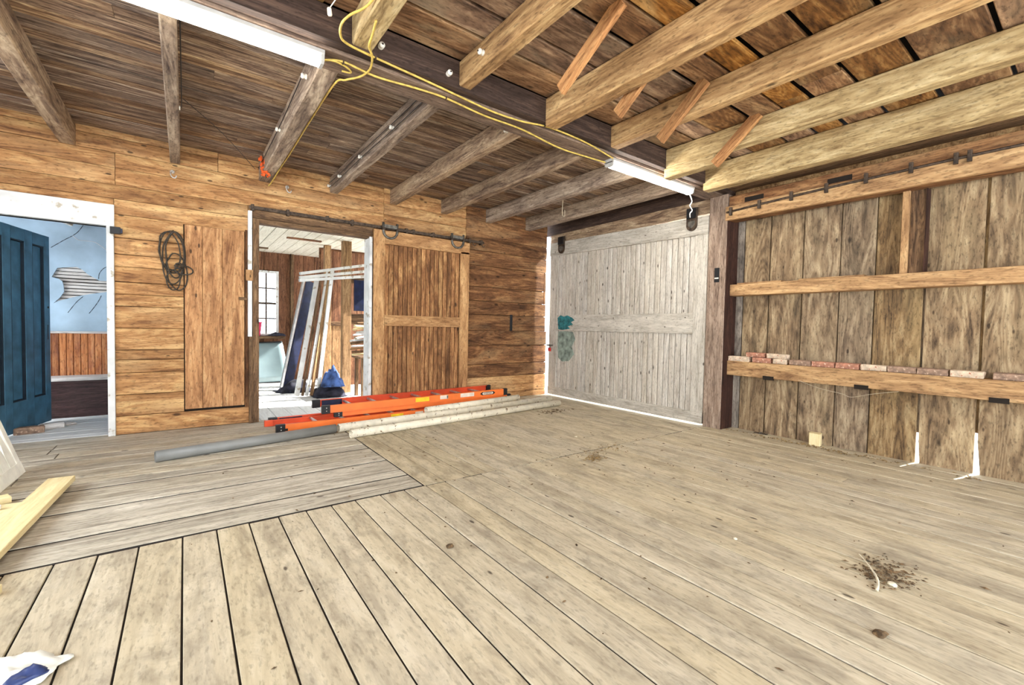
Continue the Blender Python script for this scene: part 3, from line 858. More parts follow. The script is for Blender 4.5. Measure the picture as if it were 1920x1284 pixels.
# wainscot and bench
for k in range(22):
    u = -1.95 + k * 0.0625
    board('slat', (u + 0.001, YP - 0.012, 0.47), (u + 0.0615, YP + 0.012, 0.98), 'z', 'wains', wb, 0.007)
board('cap_rail', (XL, YP - 0.03, 0.975), (-0.2, YP + 0.02, 1.0), 'x', 'lath', wb)
be = empty('bench', (-1.0, 7.2, 0)); tag(be, 'low dark maroon bench with a pale dusty top against the wainscot', 'bench')
child_at(board('top', (-2.2, 7.14, 0.43), (-0.25, 7.44, 0.47), 'x', 'lath'), be)
child_at(board('front_panel', (-2.2, 7.17, 0.0), (-0.25, 7.20, 0.43), 'x', 'bench'), be)
child_at(board('edge', (-2.2, 7.15, 0.40), (-0.25, 7.17, 0.43), 'x', 'bench'), be)
child_at(board('end_panel', (-2.2, 7.2, 0.0), (-2.17, 7.43, 0.43), 'z', 'bench'), be)
# room shell, left side opened down to the floor to let in light
tag(boxes('wall_blue_room_side', [((-0.22, 5.95, 0), (-0.18, 9.9, 2.7)), ((XL - 0.05, 5.95, 2.35), (XL, 7.5, 2.7)), ((XL - 0.05, 7.25, 0.0), (XL, 7.5, 2.35))], 'blueplaster'),
    'side walls of the small blue room', 'wall', kind='structure')
cb = boxes('ceiling_blue_room', [((XL, 5.95, 2.68), (-0.2, 7.5, 2.75))], 'annex_wood'); tag(cb, 'brown ceiling of the small blue room', 'ceiling', kind='structure')
beam2('batten', (-1.95, 6.9, 2.62), (-1.05, 7.35, 2.30), 0.05, 0.12, 'white', cb)
# brick and rubble at the foot of the blue door
def brick_mesh(L=0.2, Wd=0.095, Hh=0.058, s=0):
    rs = random.Random(s)
    bm = bmesh.new()
    bmesh.ops.create_cube(bm, size=1.0)
    bmesh.ops.scale(bm, vec=(L, Wd, Hh), verts=bm.verts)
    bmesh.ops.bevel(bm, geom=list(bm.edges), offset=0.006, segments=1, affect='EDGES')
    for v in bm.verts:
        v.co += Vector((rs.uniform(-.003, .003), rs.uniform(-.003, .003), rs.uniform(-.002, .002)))
    me = bpy.data.meshes.new('brick'); bm.to_mesh(me); bm.free()
    return me
def rock_mesh(r, s, sq=0.6):
    bm = bmesh.new()
    bmesh.ops.create_icosphere(bm, subdivisions=2, radius=r)
    for v in bm.verts:
        k = 1 + 0.5 * noise.noise(v.co * (3.0 / r * 0.35) + Vector((s * 7.1, s, 0)))
        v.co = Vector((v.co.x * k * 1.3, v.co.y * k, v.co.z * k * sq))
    me = bpy.data.meshes.new('rock'); bm.to_mesh(me); bm.free()
    return me
tag(obj('brick', brick_mesh(0.21, 0.1, 0.065, 3), 'brick_brown', None, (-1.25, 6.38, 0.034), (0, 0, 0.25)), 'brown brick on the floor at the foot of the blue door', 'brick')
tag(obj('mortar_chunk', brick_mesh(0.16, 0.11, 0.055, 9), 'lath', None, (-1.12, 6.56, 0.03), (0, 0, 0.5)), 'whitish mortar lump beside the brick at the blue door', 'rubble')
tag(obj('mortar_chunk', rock_mesh(0.045, 4, 0.5), 'lath', None, (-1.0, 6.68, 0.015)), 'small flat grey stone chip right of the mortar lump', 'rubble')

# ================================================================== BACK ROOM (beyond middle opening)
YA = 9.9
fl = boxes('floor', [((-0.18, 5.95, -0.14), (3.4, 10.0, -0.045))], 'under'); tag(fl, 'pale plank floor of the cluttered back room', 'floor', kind='structure')
for k in range(20):
    a = -0.18 + k * 0.18
    board('plank', (a + 0.002, 5.933, -0.04), (min(a + 0.178, 3.4), 10.0, rnd(-.002, .001)), 'y', 'whitefloor', fl)
wa = boxes('wall_back_room', [((-0.2, YA + 0.03, 0), (0.92, YA + 0.06, 2.6)), ((1.50, YA + 0.03, 0), (3.4, YA + 0.06, 2.6)), ((0.92, YA + 0.03, 0), (1.5, YA + 0.06, 0.93)), ((0.92, YA + 0.03, 2.16), (1.5, YA + 0.06, 2.6))], 'under')
tag(wa, 'far wall of red brown vertical planks in the back room', 'wall', kind='structure')
u = -0.2
while u < 3.3:
    w_ = rnd(0.2, 0.28)
    v_ = min(u + w_, 3.4)
    if v_ < 0.93 or u > 1.49:
        board('plank', (u + 0.003, YA, 0), (v_ - 0.003, YA + 0.03, 2.6), 'z', 'annex_wood', wa, 0.005)
    else:
        board('plank', (u + 0.003, YA, 0), (v_ - 0.003, YA + 0.03, 0.92), 'z', 'annex_wood', wa, 0.005)
        board('plank', (u + 0.003, YA, 2.18), (v_ - 0.003, YA + 0.03, 2.6), 'z', 'annex_wood', wa, 0.005)
        if u < 0.92:
            board('plank', (u + 0.003, YA, 0.92), (0.915, YA + 0.03, 2.18), 'z', 'annex_wood', wa, 0.005)
        if v_ > 1.5:
            board('plank', (1.505, YA, 0.92), (v_ - 0.003, YA + 0.03, 2.18), 'z', 'annex_wood', wa, 0.005)
    u = v_
board('stud', (1.72, YA - 0.05, 0), (1.78, YA, 2.6), 'z', 'jamb', wa)
w1 = empty('window_1', (1.2, YA, 0.93)); tag(w1, 'small paned white framed window in the back room', 'window', kind='structure')
def wpart(*a, **k): return child_at(board(*a, **k), w1)
wpart('frame', (0.91, YA - 0.03, 0.93), (0.955, YA + 0.05, 2.17), 'z', 'white')
wpart('frame', (1.462, YA - 0.03, 0.93), (1.51, YA + 0.05, 2.17), 'z', 'white')
wpart('frame', (0.955, YA - 0.03, 2.125), (1.462, YA + 0.05, 2.17), 'x', 'white')
wpart('sill', (0.88, YA - 0.06, 0.90), (1.54, YA + 0.05, 0.94), 'x', 'white')
for k in range(1, 3): wpart('muntin', (0.955 + k * 0.169 - 0.013, YA - 0.01, 0.94), (0.955 + k * 0.169 + 0.013, YA + 0.02, 2.125), 'z', 'iron')
for k in range(1, 4): wpart('muntin', (0.955, YA + 0.001, 0.94 + k * 0.296 - (0.022 if k == 2 else 0.013)), (1.462, YA + 0.021, 0.94 + k * 0.296 + (0.022 if k == 2 else 0.013)), 'x', 'iron')
for i in range(3):
    for k in range(4):
        a = 0.955 + i * 0.169; b = 0.94 + k * 0.296
        wpart('pane', (a + 0.008, YA + 0.008, b + 0.008), (a + 0.161, YA + 0.012, b + 0.288), 'z', 'glass', c=0.0)
# shell: ceiling, right side wall with an opening added to let in light
ca = boxes('ceiling_back_room', [((-0.2, 5.95, 2.56), (3.45, 10.0, 2.62))], 'under'); tag(ca, 'cream painted board ceiling of the back room', 'ceiling', kind='structure')
for k in range(23):
    a = -0.2 + k * 0.16
    if a < 3.3: board('board', (a + 0.002, 5.96, 2.535 + rnd(0, .004)), (a + 0.158, 9.95, 2.56), 'y', 'creamceil', ca, 0.004)
board('cleat', (1.33, 7.9, 2.515), (1.85, 7.98, 2.537), 'x', 'annex_wood', ca)
board('cleat', (1.05, 9.3, 2.515), (1.25, 9.4, 2.537), 'x', 'jamb', ca)
tag(boxes('wall_back_room_side', [((3.4, 5.95, 0), (3.45, 10.0, 0.6)), ((3.4, 5.95, 2.45), (3.45, 10.0, 2.6)), ((3.4, 5.95, 0.6), (3.45, 6.3, 2.45)), ((3.4, 9.4, 0.6), (3.45, 10, 2.45))], 'annex_wood'),
    'side wall of the back room with a wide opening added for light', 'wall', kind='structure')
# partition: posts, boards
tag(board('wooden_post', (2.12, 7.62, 0), (2.26, 7.74, 2.535), 'z', 'stud', None, 0.004), 'thick brown wooden post near the white jamb in the back room', 'post')
tag(board('wooden_post', (1.985, 8.25, 0), (2.09, 8.36, 2.535), 'z', 'stud', None, 0.004), 'thinner brown wooden post behind the pale trim boards', 'post')
pw = boxes('wall_partition', [((1.98, 8.62, 0), (3.4, 8.66, 2.535))], 'annex_wood'); tag(pw, 'brown board partition behind the posts', 'wall', kind='structure')
for k, (a, b, m_) in enumerate(((2.0, 2.2, 'stud'), (2.205, 2.42, 'stud'), (2.425, 2.65, 'annex_wood'), (2.655, 2.9, 'annex_wood'), (2.905, 3.15, 'annex_wood'))):
    board('plank', (a, 8.59, 0), (b, 8.62, 1.12 if k < 2 else 2.5), 'z', m_, pw, 0.004)
for k, (a, b) in enumerate(((2.0, 2.2), (2.205, 2.42))):
    board('plank', (a, 8.59, 1.2), (b, 8.62, 2.5), 'z', 'annex_wood', pw, 0.004)
board('rail', (1.98, 8.57, 1.12), (2.45, 8.62, 1.2), 'x', 'jamb', pw)
tag(board('picture_board', (2.30, 7.60, 1.38), (2.85, 7.63, 1.90), 'x', 'navy', None, 0.004), 'dark square panel hanging between post and jamb', 'panel')
board('rail', (2.26, 7.66, 1.85), (3.38, 7.74, 1.95), 'x', 'jamb', pw)
board('rail', (2.26, 7.66, 1.15), (3.38, 7.74, 1.33), 'x', 'jamb', pw)
# trim boards leaning and laid across
def lean(name, p0, p1, w_, t_, m, label, group=None, cat='board', upv=(0.3, -1, 0)):
    return tag(beam2(name, p0, p1, w_, t_, m, None, 0.002, up=upv), label, cat, group)
G = 'painted boards leaning in the back room'
lean('trim_board', (1.40, 7.50, 0.02), (1.745, 7.73, 1.92), 0.075, 0.022, 'white', 'white trim board leaning leftmost of the pale boards in the back room', G)
lean('trim_board', (1.475, 7.46, 0.02), (1.80, 7.70, 1.93), 0.03, 0.03, 'jamb', 'dark narrow board leaning between the white trim boards', G)
lean('trim_board', (1.53, 7.44, 0.02), (1.90, 7.70, 2.02), 0.045, 0.022, 'white', 'white trim board leaning in the middle of the pale boards', G)
lean('trim_board', (1.60, 7.43, 0.02), (1.93, 7.69, 2.00), 0.05, 0.025, 'stud', 'bare brown board leaning between two white trim boards', G)
lean('trim_board', (1.69, 7.42, 0.02), (1.965, 7.68, 2.03), 0.06, 0.022, 'white', 'white trim board leaning rightmost against the thin post', G)
lean('dark_door_panel', (1.42, 8.42, 0.02), (1.83, 8.62, 1.90), 0.15, 0.04, 'navy', 'dark navy panel with pale edge leaning behind the white boards', None, 'panel')
lean('trim_board', (1.31, 8.36, 0.02), (1.71, 8.55, 1.95), 0.035, 0.05, 'alu', 'grey metal edged strip leaning beside the dark navy panel', G)
G = 'white boards laid across the top'
for k, (z0, z1, y_, lab) in enumerate(((1.80, 2.00, 7.34, 'lowest white board of the bundle laid across the leaning boards'), (1.85, 2.10, 7.42, 'middle white board of the bundle laid across the leaning boards'),
                                       (1.92, 2.22, 7.50, 'topmost white board of the bundle laid across the leaning boards'))):
    tag(beam2('trim_board', (1.40 + 0.02 * k, y_, z0), (2.75, y_ + 0.1, z1), 0.07, 0.042, 'white', None, 0.002), lab, 'board', G)
# windshield, ledge, bucket
bm = bmesh.new()
cols, rows = 13, 7
grid = []
for j in range(rows):
    for i in range(cols):
        u = i / (cols - 1) * 2 - 1; v = j / (rows - 1)
        hw = 0.70 - 0.13 * v - 0.03 * (1 - v) ** 3
        grid.append(bm.verts.new((u * hw, 0.10 * (1 - u * u) - 0.02 * math.sin(v * math.pi), v * 0.78)))
for j in range(rows - 1):
    for i in range(cols - 1):
        bm.faces.new((grid[j * cols + i], grid[j * cols + i + 1], grid[(j + 1) * cols + i + 1], grid[(j + 1) * cols + i]))
r = bmesh.ops.extrude_face_region(bm, geom=list(bm.faces))
bmesh.ops.translate(bm, verts=[e for e in r['geom'] if isinstance(e, bmesh.types.BMVert)], vec=(0, -0.008, 0))
bmesh.ops.recalc_face_normals(bm, faces=bm.faces)
me = bpy.data.meshes.new('windshield'); bm.to_mesh(me); bm.free()
for p in me.polygons: p.use_smooth = True
ws = empty('windshield', (0.96, 9.46, 0.02), (-0.2, 0, 0)); tag(ws, 'pale teal curved windshield glass leaning below the window', 'glass')
obj('glass', me, 'glassgreen', ws)
edge = [(u_ * 0.67, 0.10 * (1 - u_ * u_) - 0.004, 0.0) for u_ in [k / 8 - 1 for k in range(17)]]
obj('seal', tube_mesh(edge, 0.016, 6), 'black', ws)
edge = [(u_ * 0.57, 0.10 * (1 - u_ * u_) - 0.004, 0.78) for u_ in [k / 8 - 1 for k in range(17)]]
obj('seal', tube_mesh(edge, 0.016, 6), 'black', ws)
tag(board('ledge', (0.4, 9.68, 0.84), (1.6, 9.86, 0.89), 'x', 'jamb'), 'dark narrow ledge under the paned window', 'ledge')
b_ = empty('bucket', (1.10, 9.76, 0.892)); tag(b_, 'pink plastic bucket on the ledge at the window', 'bucket')
obj('body', lathe([(0.075, 0), (0.105, 0.26), (0.112, 0.26), (0.112, 0.275), (0.10, 0.275), (0.07, 0.01)], 20), 'pink', b_)
hp = [(0.108 * math.cos(a), 0.02, 0.25 + 0.11 * math.sin(a)) for a in [math.pi * k / 12 for k in range(13)]]
obj('handle', tube_mesh(hp, 0.004, 5), 'steel', b_)
G = 'dark rags on the ledge'
def rag(name, ctr, sx, sy, h, m, label, cat, seed, group=None, n=18):
    v, f = [], []
    for j in range(n):
        for i in range(n):
            u, w_ = i / (n - 1) * 2 - 1, j / (n - 1) * 2 - 1
            e = max(0.0, 1 - (u * u + w_ * w_) ** 0.8)
            q = noise.noise(Vector((u * 1.6 + seed, w_ * 1.6, seed * 0.37))) + 0.5 * noise.noise(Vector((u * 4 + seed, w_ * 4, 3.1)))
            wob = 1 + 0.25 * noise.noise(Vector((u * 2, w_ * 2, seed + 9)))
            v.append((u * sx * wob, w_ * sy * wob, max(0.004, h * (e ** 0.5) * (0.75 + 0.75 * q) + 0.004)))
    for j in range(n - 1):
        for i in range(n - 1):
            f.append((j * n + i, j * n + i + 1, (j + 1) * n + i + 1, (j + 1) * n + i))
    k = len(v)
    me = mesh(name, v, f, True)
    o = obj(name, me, m, None, ctr)
    sol = o.modifiers.new('thickness', 'SOLIDIFY'); sol.thickness = 0.006; sol.offset = 1
    return tag(o, label, cat, group)
rag('rag', (1.45, 9.76, 0.892), 0.16, 0.07, 0.07, 'cloth_dark', 'dark rag heap on the ledge right of the pink bucket', 'rag', 2.2)
rag('blue_cloth', (1.90, 7.36, 0.16), 0.16, 0.14, 0.30, 'cloth_blue', 'crumpled blue grey cloth heap below the leaning boards', 'cloth', 5.5)
rag('dark_cloth', (1.86, 7.40, 0.0), 0.24, 0.2, 0.22, 'cloth_dark', 'dark cloth heap on the floor under the blue cloth', 'cloth', 8.5)
rag('dark_cloth', (1.50, 8.15, 0.0), 0.26, 0.2, 0.2, 'cloth_dark', 'dark heap on the floor behind the white trim boards', 'cloth', 3.4)
# sticks piled on a crate beside the white jamb
cr = empty('crate', (2.42, 7.05, 0)); tag(cr, 'dark wooden stand under the stick pile by the white jamb', 'stand')
for (a, b) in ((2.22, 6.92), (2.60, 6.92), (2.22, 7.24), (2.60, 7.24)):
    child_at(board('leg', (a, b, 0), (a + 0.05, b + 0.05, 0.62), 'z', 'jamb'), cr)
child_at(board('top', (2.18, 6.88, 0.62), (2.70, 7.32, 0.65), 'x', 'jamb'), cr)
child_at(board('brace', (2.24, 6.91, 0.15), (2.62, 6.93, 0.20), 'x', 'whiterail'), cr)
G = 'sticks piled by the white jamb'
for k in range(12):
    z_ = 0.67 + 0.045 * k
    a0 = rnd(-0.12, 0.12)
    p = [(2.14 + rnd(-0.05, 0.04), 6.95 + rnd(-0.04, 0.22), z_ + rnd(-.01, .01)), (2.35, 7.06 + rnd(-.04, .04), z_ + rnd(-.004, .03)), (2.68, 7.1 + a0, z_ + rnd(-.01, .03))]
    o = obj('stick', tube_mesh(spline(p, 5), rnd(0.014, 0.024), 6), random.choice(['stud', 'jamb', 'white', 'pine']))
    tag(o, 'rough stick in the pile on the stand by the white jamb', 'stick', G)

# ================================================================== LADDERS
def channel(L, h, dpt, side):
    """C rail along +X, web on the outer side, flanges turned inward (side = +1 or -1)"""
    t = 0.006
    s = side
    pr = [(0, 0), (s * dpt, 0), (s * dpt, t), (s * t, t), (s * t, h - t), (s * dpt, h - t), (s * dpt, h), (0, h)]
    return prism(pr, 'x', 0, L)
def text_mesh(s, size):
    cu = bpy.data.curves.new('txt', 'FONT')
    cu.body = s; cu.size = size; cu.align_x = 'CENTER'; cu.align_y = 'CENTER'; cu.extrude = 0.0004
    o = bpy.data.objects.new('txt', cu)
    COL.objects.link(o)
    dg = bpy.context.evaluated_depsgraph_get()
    me = bpy.data.meshes.new_from_object(o.evaluated_get(dg))
    bpy.data.objects.remove(o)
    return me
def section(par, x0, L, w_, z0, h, mats=('orange', 'orange_red'), with_plate=True, start=0.22, y0=0.0):
    rn = obj('rail', channel(L, h, 0.035, 1), mats[0], par, (x0, y0, z0))
    rf = obj('rail', channel(L, h, 0.035, -1), mats[1], par, (x0, y0 + w_, z0))
    k = start
    rung = tube_mesh([(0, 0.006, 0), (0, w_ - 0.006, 0)], 0.016, 8)
    while k < L - 0.1:
        obj('rung', rung, 'alu', par, (x0 + k, y0, z0 + h * 0.55), None)
        k += 0.305
    for (yy, s) in ((y0, -1), (y0 + w_, 1)):
        a, b = (yy - 0.004, yy + 0.04) if s < 0 else (yy - 0.04, yy + 0.004)
        par_ = rn if s < 0 else rf
        c_ = boxes('foot', [((-0.012, a - par_.location[1], -0.004), (0.075, b - par_.location[1], h + 0.004))], 'black', par_)
        boxes('end_cap', [((L - 0.05, a - par_.location[1], -0.006), (L + 0.015, b - par_.location[1], h + 0.004))], 'black', par_)
        for q in (0.3, 0.7):
            obj('rivet', lathe([(0.007, 0), (0.005, 0.003), (0, 0.004)], 8), 'alu', par_, (0.035, (a if s < 0 else b) - par_.location[1], h * q), (math.pi / 2 * (1 if s < 0 else -1), 0, 0))
    if with_plate:
        boxes('navy_plate', [((0.10, -0.012, 0.008), (0.34, -0.007, h - 0.008))], 'navy', rf)  # navy plate on the far rail's inner face near its end
    return rn, rf
def sticker(par, x, L, z, h, m, name='sticker'):
    return boxes(name, [((x, -0.0016, z), (x + L, 0.0, z + h))], m, par)
# lower ladder
la = empty('extension_ladder', (0.775, 5.13, 0.004), (0, 0, math.radians(1.6)))
tag(la, 'orange fibreglass extension ladder lying underneath, ends nearest the doorway', 'ladder', 'ladders on the floor')
rn, rf = section(la, 0.0, 2.95, 0.46, 0.0, 0.078, start=0.42)
sticker(rn, 1.24, 0.16, 0.018, 0.045, 'yellow'); sticker(rn, 1.56, 0.11, 0.018, 0.045, 'label')
boxes('print', [((0.075, -0.0022, 0.01), (0.10, -0.0014, 0.035))], 'black', sticker(rn, 1.585, 0.001, 0.02, 0.001, 'label'))
o1 = obj('rail', channel(2.6, 0.06, 0.03, -1), 'orange_red', la, (-0.05, 0.40, 0.003))
boxes('foot', [((-0.01, -0.036, -0.002), (0.07, 0.004, 0.063))], 'orange_red', o1)
# upper ladder: two sections
lb = empty('extension_ladder', (1.25, 5.225, 0.086), (0, math.radians(-0.55), math.radians(0.9)))
tag(lb, 'orange fibreglass extension ladder lying on top, two sections with stickers and emblem', 'ladder', 'ladders on the floor')
section(lb, 0.14, 2.50, 0.40, 0.0, 0.052, with_plate=False, start=0.3, y0=0.02)
rn, rf = section(lb, 0.0, 2.56, 0.47, 0.056, 0.085, start=0.36)
sticker(rn, 1.12, 0.19, 0.022, 0.052, 'yellow'); sticker(rn, 1.47, 0.12, 0.026, 0.05, 'label'); sticker(rn, 1.78, 0.22, 0.024, 0.052, 'label')
sk = sticker(rn, 1.57, 0.02, 0.03, 0.04, 'black')
lz = obj('emblem', prism([(2.10, 0.045), (2.135, 0.068), (2.325, 0.068), (2.36, 0.045), (2.325, 0.022), (2.135, 0.022)], 'y', -0.0018, 0.0), 'black', rn)
obj('emblem_field', prism([(2.135, 0.045), (2.15, 0.061), (2.31, 0.061), (2.325, 0.045), (2.31, 0.029), (2.15, 0.029)], 'y', -0.0026, -0.0016), 'label', rn)
obj('lettering', text_mesh('WERNER', 0.036), 'black', rn, (2.23, -0.003, 0.045), (math.pi / 2, 0, 0))

# ================================================================== PIPES
def pipe(p0, p1, r, m, label, cap=True):
    p0, p1 = Vector(p0), Vector(p1)
    t = empty('plastic_pipe', p0); tag(t, label, 'pipe', 'plastic pipes on the floor')
    d = p1 - p0; L = d.length
    me = lathe([(r - 0.006, L * 0.5), (r - 0.006, 0.0), (r, 0.0), (r, L), (r - 0.006, L), (r - 0.006, L * 0.5)], 28, False)
    for p in me.polygons: p.use_smooth = abs(p.normal.z) < 0.5
    obj('tube', me, m, t, (0, 0, 0), d.to_track_quat('Z', 'Y').to_euler())
    return t
pipe((-0.195, 4.565, 0.047), (1.28, 4.845, 0.047), 0.046, 'pvc_grey', 'grey plastic pipe, the only grey one, reaching furthest left')
pipe((1.31, 4.845, 0.046), (4.62, 5.20, 0.046), 0.045, 'pvc_white', 'cream plastic pipe in the middle between grey pipe and front pipe')
pipe((1.345, 4.525, 0.044), (4.50, 4.87, 0.044), 0.043, 'pvc_white', 'cream speckled plastic pipe lying frontmost on the floor')
pipe((2.42, 5.05, 0.098), (3.95, 5.16, 0.126), 0.041, 'pvc_white', 'short dirty cream pipe tucked against the ladder')

# ================================================================== THINGS ON THE RIGHT WALL
brow = [(2.69, 2.445, 'brick_pale'), (2.414, 2.215, 'brick_red'), (2.193, 2.055, 'brick_pale'), (2.029, 1.829, 'brick_brown'), (1.822, 1.622, 'brick_red'), (1.614, 1.424, 'brick_red'),
        (1.411, 1.216, 'brick_pale'), (1.208, 1.014, 'brick_brown'), (1.007, 0.808, 'brick_brown'), (0.797, 0.598, 'brick_pale'), (0.55, 0.345, 'brick_brown')]
names = ['pale brick at the far left end of the brick row by the post', 'reddish brick second from the post in the bottom row', 'short pale brick third from the post in the bottom row',
         'grey brown brick fourth from the post in the row', 'pinkish red brick fifth from the post in the row', 'pinkish red brick sixth from the post in the row', 'mortar whitened brick in the middle of the row',
         'grey brown brick right of the whitened middle brick', 'long grey brown brick third from the right end of the row', 'whitish rounded brick second from the right end of the row', 'brown brick at the right end of the row after a gap']
for i, ((a, b, m_), lab) in enumerate(zip(brow, names)):
    tag(obj('brick', brick_mesh(a - b, 0.10, 0.056, i), m_, None, (5.225, (a + b) / 2, 0.841), (0, 0, math.pi / 2)), lab, 'brick', 'bricks on the lower timber')
for i, (a, b, lab) in enumerate(((2.485, 2.28, 'pinkish brick lying on top of the row, left of two'), (2.262, 2.062, 'pale brick lying on top of the row, right of two'))):
    tag(obj('brick', brick_mesh(a - b, 0.10, 0.05, 40 + i), ('brick_red', 'brick_pale')[i], None, (5.225, (a + b) / 2, 0.896), (0, 0, math.pi / 2)), lab, 'brick', 'bricks on the lower timber')
# wood block and hinge at the foot of the planks
wk = board('wood_block', (5.20, 1.73, 0.002), (5.29, 1.83, 0.125), 'z', 'pine', None, 0.006); tag(wk, 'small upright yellowish wood block on the floor by the planks', 'block')
wk.rotation_euler = (0, -math.pi / 2, 0.15)
hg = empty('hinge', (5.27, 2.33, 0.003)); tag(hg, 'small dark metal hinge on the floor near the post', 'hinge')
boxes('leaf', [((-0.02, -0.07, 0), (0.02, 0.0, 0.006))], 'iron', hg); boxes('leaf', [((-0.02, 0.008, 0), (0.02, 0.07, 0.006))], 'iron', hg)
obj('pin', tube_mesh([(-0.022, 0.004, 0.006), (0.022, 0.004, 0.006)], 0.008, 8), 'steel', hg)
sw = empty('slot_plate', (5.074, 2.80, 1.82)); tag(sw, 'narrow black slot plate with a white tab on the post', 'plate')
child_at(boxes('plate', [((5.070, 2.775, 1.735), (5.0755, 2.835, 1.905))], 'black'), sw)
child_at(boxes('tab', [((5.066, 2.782, 1.775), (5.071, 2.83, 1.79))], 'porcelain'), sw)
# cobweb strings under the lower timber
for pts, lab in (([(5.16, 1.93, 0.66), (5.18, 1.75, 0.60), (5.19, 1.55, 0.565), (5.18, 1.47, 0.545), (5.16, 1.30, 0.60), (5.165, 1.12, 0.645)], 'pale dusty cobweb string sagging under the lower timber'),):
    tag(obj('cobweb', tube_mesh(spline(pts, 6), 0.0022, 4), 'web'), lab, 'cobweb')
# padlock and hasp at the corner
pl = empty('padlock', (5.05, 5.74, 0.80)); tag(pl, 'small red padlock on a hasp at the corner of the whitewashed door', 'padlock')
child_at(boxes('body', [((5.02, 5.70, 0.76), (5.05, 5.745, 0.82))], 'red'), pl)
child_at(boxes('hasp', [((5.03, 5.68, 0.85), (5.076, 5.80, 0.875))], 'steel'), pl)
obj('shackle', tube_mesh([(0, -0.03, 0.02), (0, -0.03, 0.045), (0, -0.017, 0.058), (0, -0.004, 0.045), (0, -0.004, 0.02)], 0.004, 6), 'steel', pl, (-0.015, 0, 0))

# ================================================================== THINGS ON THE BACK WALL AND BEAM
rp = empty('rope_coil', (-0.09, 5.83, 2.06)); tag(rp, 'coil of dark cable hanging from the siding beside the hatch', 'cable')
CX = -0.085
def lp(cx, cz, rx, rz, tilt, yo, seed):
    out = []
    for k in range(14):
        a = 2 * math.pi * k / 14
        x_, z_ = rx * math.cos(a), rz * math.sin(a)
        x_ += 0.012 * noise.noise(Vector((k * 0.9, seed, 0)))
        ct, st = math.cos(tilt), math.sin(tilt)
        out.append((cx + x_ * ct - z_ * st, yo + 0.012 * math.sin(a * 2 + seed), cz + x_ * st + z_ * ct))
    return spline(out, 4, True)
for (cx, cz, rx, rz, tl, yo, s) in ((-0.10, 1.86, 0.10, 0.215, 0.05, 5.815, 1), (-0.085, 1.80, 0.095, 0.27, -0.04, 5.80, 2), (-0.075, 1.83, 0.075, 0.235, 0.02, 5.79, 3), (-0.12, 1.87, 0.085, 0.195, 0.12, 5.80, 4),
                                    (-0.09, 1.57, 0.055, 0.10, 0.0, 5.785, 5), (0.0, 1.68, 0.075, 0.045, -0.1, 5.785, 6), (-0.06, 1.66, 0.085, 0.19, 0.1, 5.81, 7)):
    obj('loop', tube_mesh(lp(cx, cz, rx, rz, tl, yo, s), 0.0068, 6, True), 'rope', rp, -rp.location)
obj('knot', tube_mesh(lp(-0.045, 1.72, 0.03, 0.025, 0.3, 5.775, 8), 0.009, 6, True), 'rope', rp, -rp.location)
obj('nail', tube_mesh([(-0.09, 5.86, 2.07), (-0.09, 5.77, 2.08)], 0.005, 6), 'iron', rp, -rp.location)
bx = empty('switch_box', (-0.54, 5.82, 2.02)); tag(bx, 'small black box on the top corner of the white door casing', 'box')
child_at(boxes('body', [((-0.575, 5.775, 1.985), (-0.50, 5.825, 2.05))], 'black'), bx)
child_at(boxes('tab', [((-0.50, 5.79, 1.995), (-0.485, 5.815, 2.04))], 'navy'), bx)
def insulator(loc, axis, label):
    rot = {'x-': (0, -math.pi / 2, 0), 'z-': (math.pi, 0, 0), 'y-': (math.pi / 2, 0, 0)}[axis]
    t = empty('porcelain_knob', loc, rot); tag(t, label, 'knob', 'porcelain wire knobs')
    obj('body', lathe([(0.016, 0), (0.018, 0.012), (0.011, 0.018), (0.018, 0.024), (0.018, 0.036), (0.008, 0.042), (0, 0.042)], 12), 'porcelain', t)
    obj('nail', lathe([(0.004, 0.04), (0.006, 0.046), (0, 0.048)], 8), 'iron', t)
insulator((2.235, 3.14, 2.83), 'x-', 'white porcelain knob at the beam end of the third joist, left one')
insulator((2.245, 3.0, 2.83), 'x-', 'white porcelain knob beside the beam on the third joist, right one')
insulator((2.20, 3.012, 2.79), 'y-', 'lower white porcelain knob on the beam face above the joist')
insulator((1.46, 3.08, 2.85), 'x-', 'white porcelain knob on the wired pale joist next to the beam')
insulator((1.46, 3.75, 2.85), 'x-', 'white porcelain knob on the wired joist, second from the beam')
insulator((1.46, 4.6, 2.85), 'x-', 'white porcelain knob on the wired joist, third from the beam')
insulator((1.46, 5.35, 2.85), 'x-', 'white porcelain knob on the wired joist, fourth from the beam')
insulator((1.46, 5.80, 2.85), 'x-', 'white porcelain knob on the wired joist nearest the back wall')
insulator((0.685, 4.4, 2.84), 'x-', 'white porcelain knob on the joist with the orange husks')
insulator((0.685, 3.35, 2.84), 'x-', 'white porcelain knob just under the end of the long lamp')
insulator((-0.02, 4.52, 2.86), 'x-', 'white porcelain knob beside the slim joist')
insulator((0.96, 2.70, 2.83), 'y-', 'white porcelain knob on the dark beam face right of the looped cable')
insulator((1.42, 2.70, 2.83), 'y-', 'white porcelain knob on the dark beam face, further right')
insulator((1.512, 2.40, 2.86), 'x-', 'white porcelain knob on the pale joist above the beam')
for zz, lab in ((2.885, 'upper of two black wires along the wired joist'), (2.83, 'lower of two black wires along the wired joist')):
    pts = [(1.445, 3.05, zz), (1.44, 3.75, zz - 0.008), (1.44, 4.6, zz), (1.44, 5.35, zz - 0.01), (1.44, 5.8, zz)]
    tag(obj('wire', tube_mesh(spline(pts, 5), 0.0035, 5), 'black'), lab, 'wire')
tag(obj('wire', tube_mesh(spline([(0.66, 3.35, 2.86), (0.665, 4.4, 2.84), (0.665, 5.7, 2.86)], 6), 0.0035, 5), 'black'), 'black wire along the joist with the orange husks', 'wire')
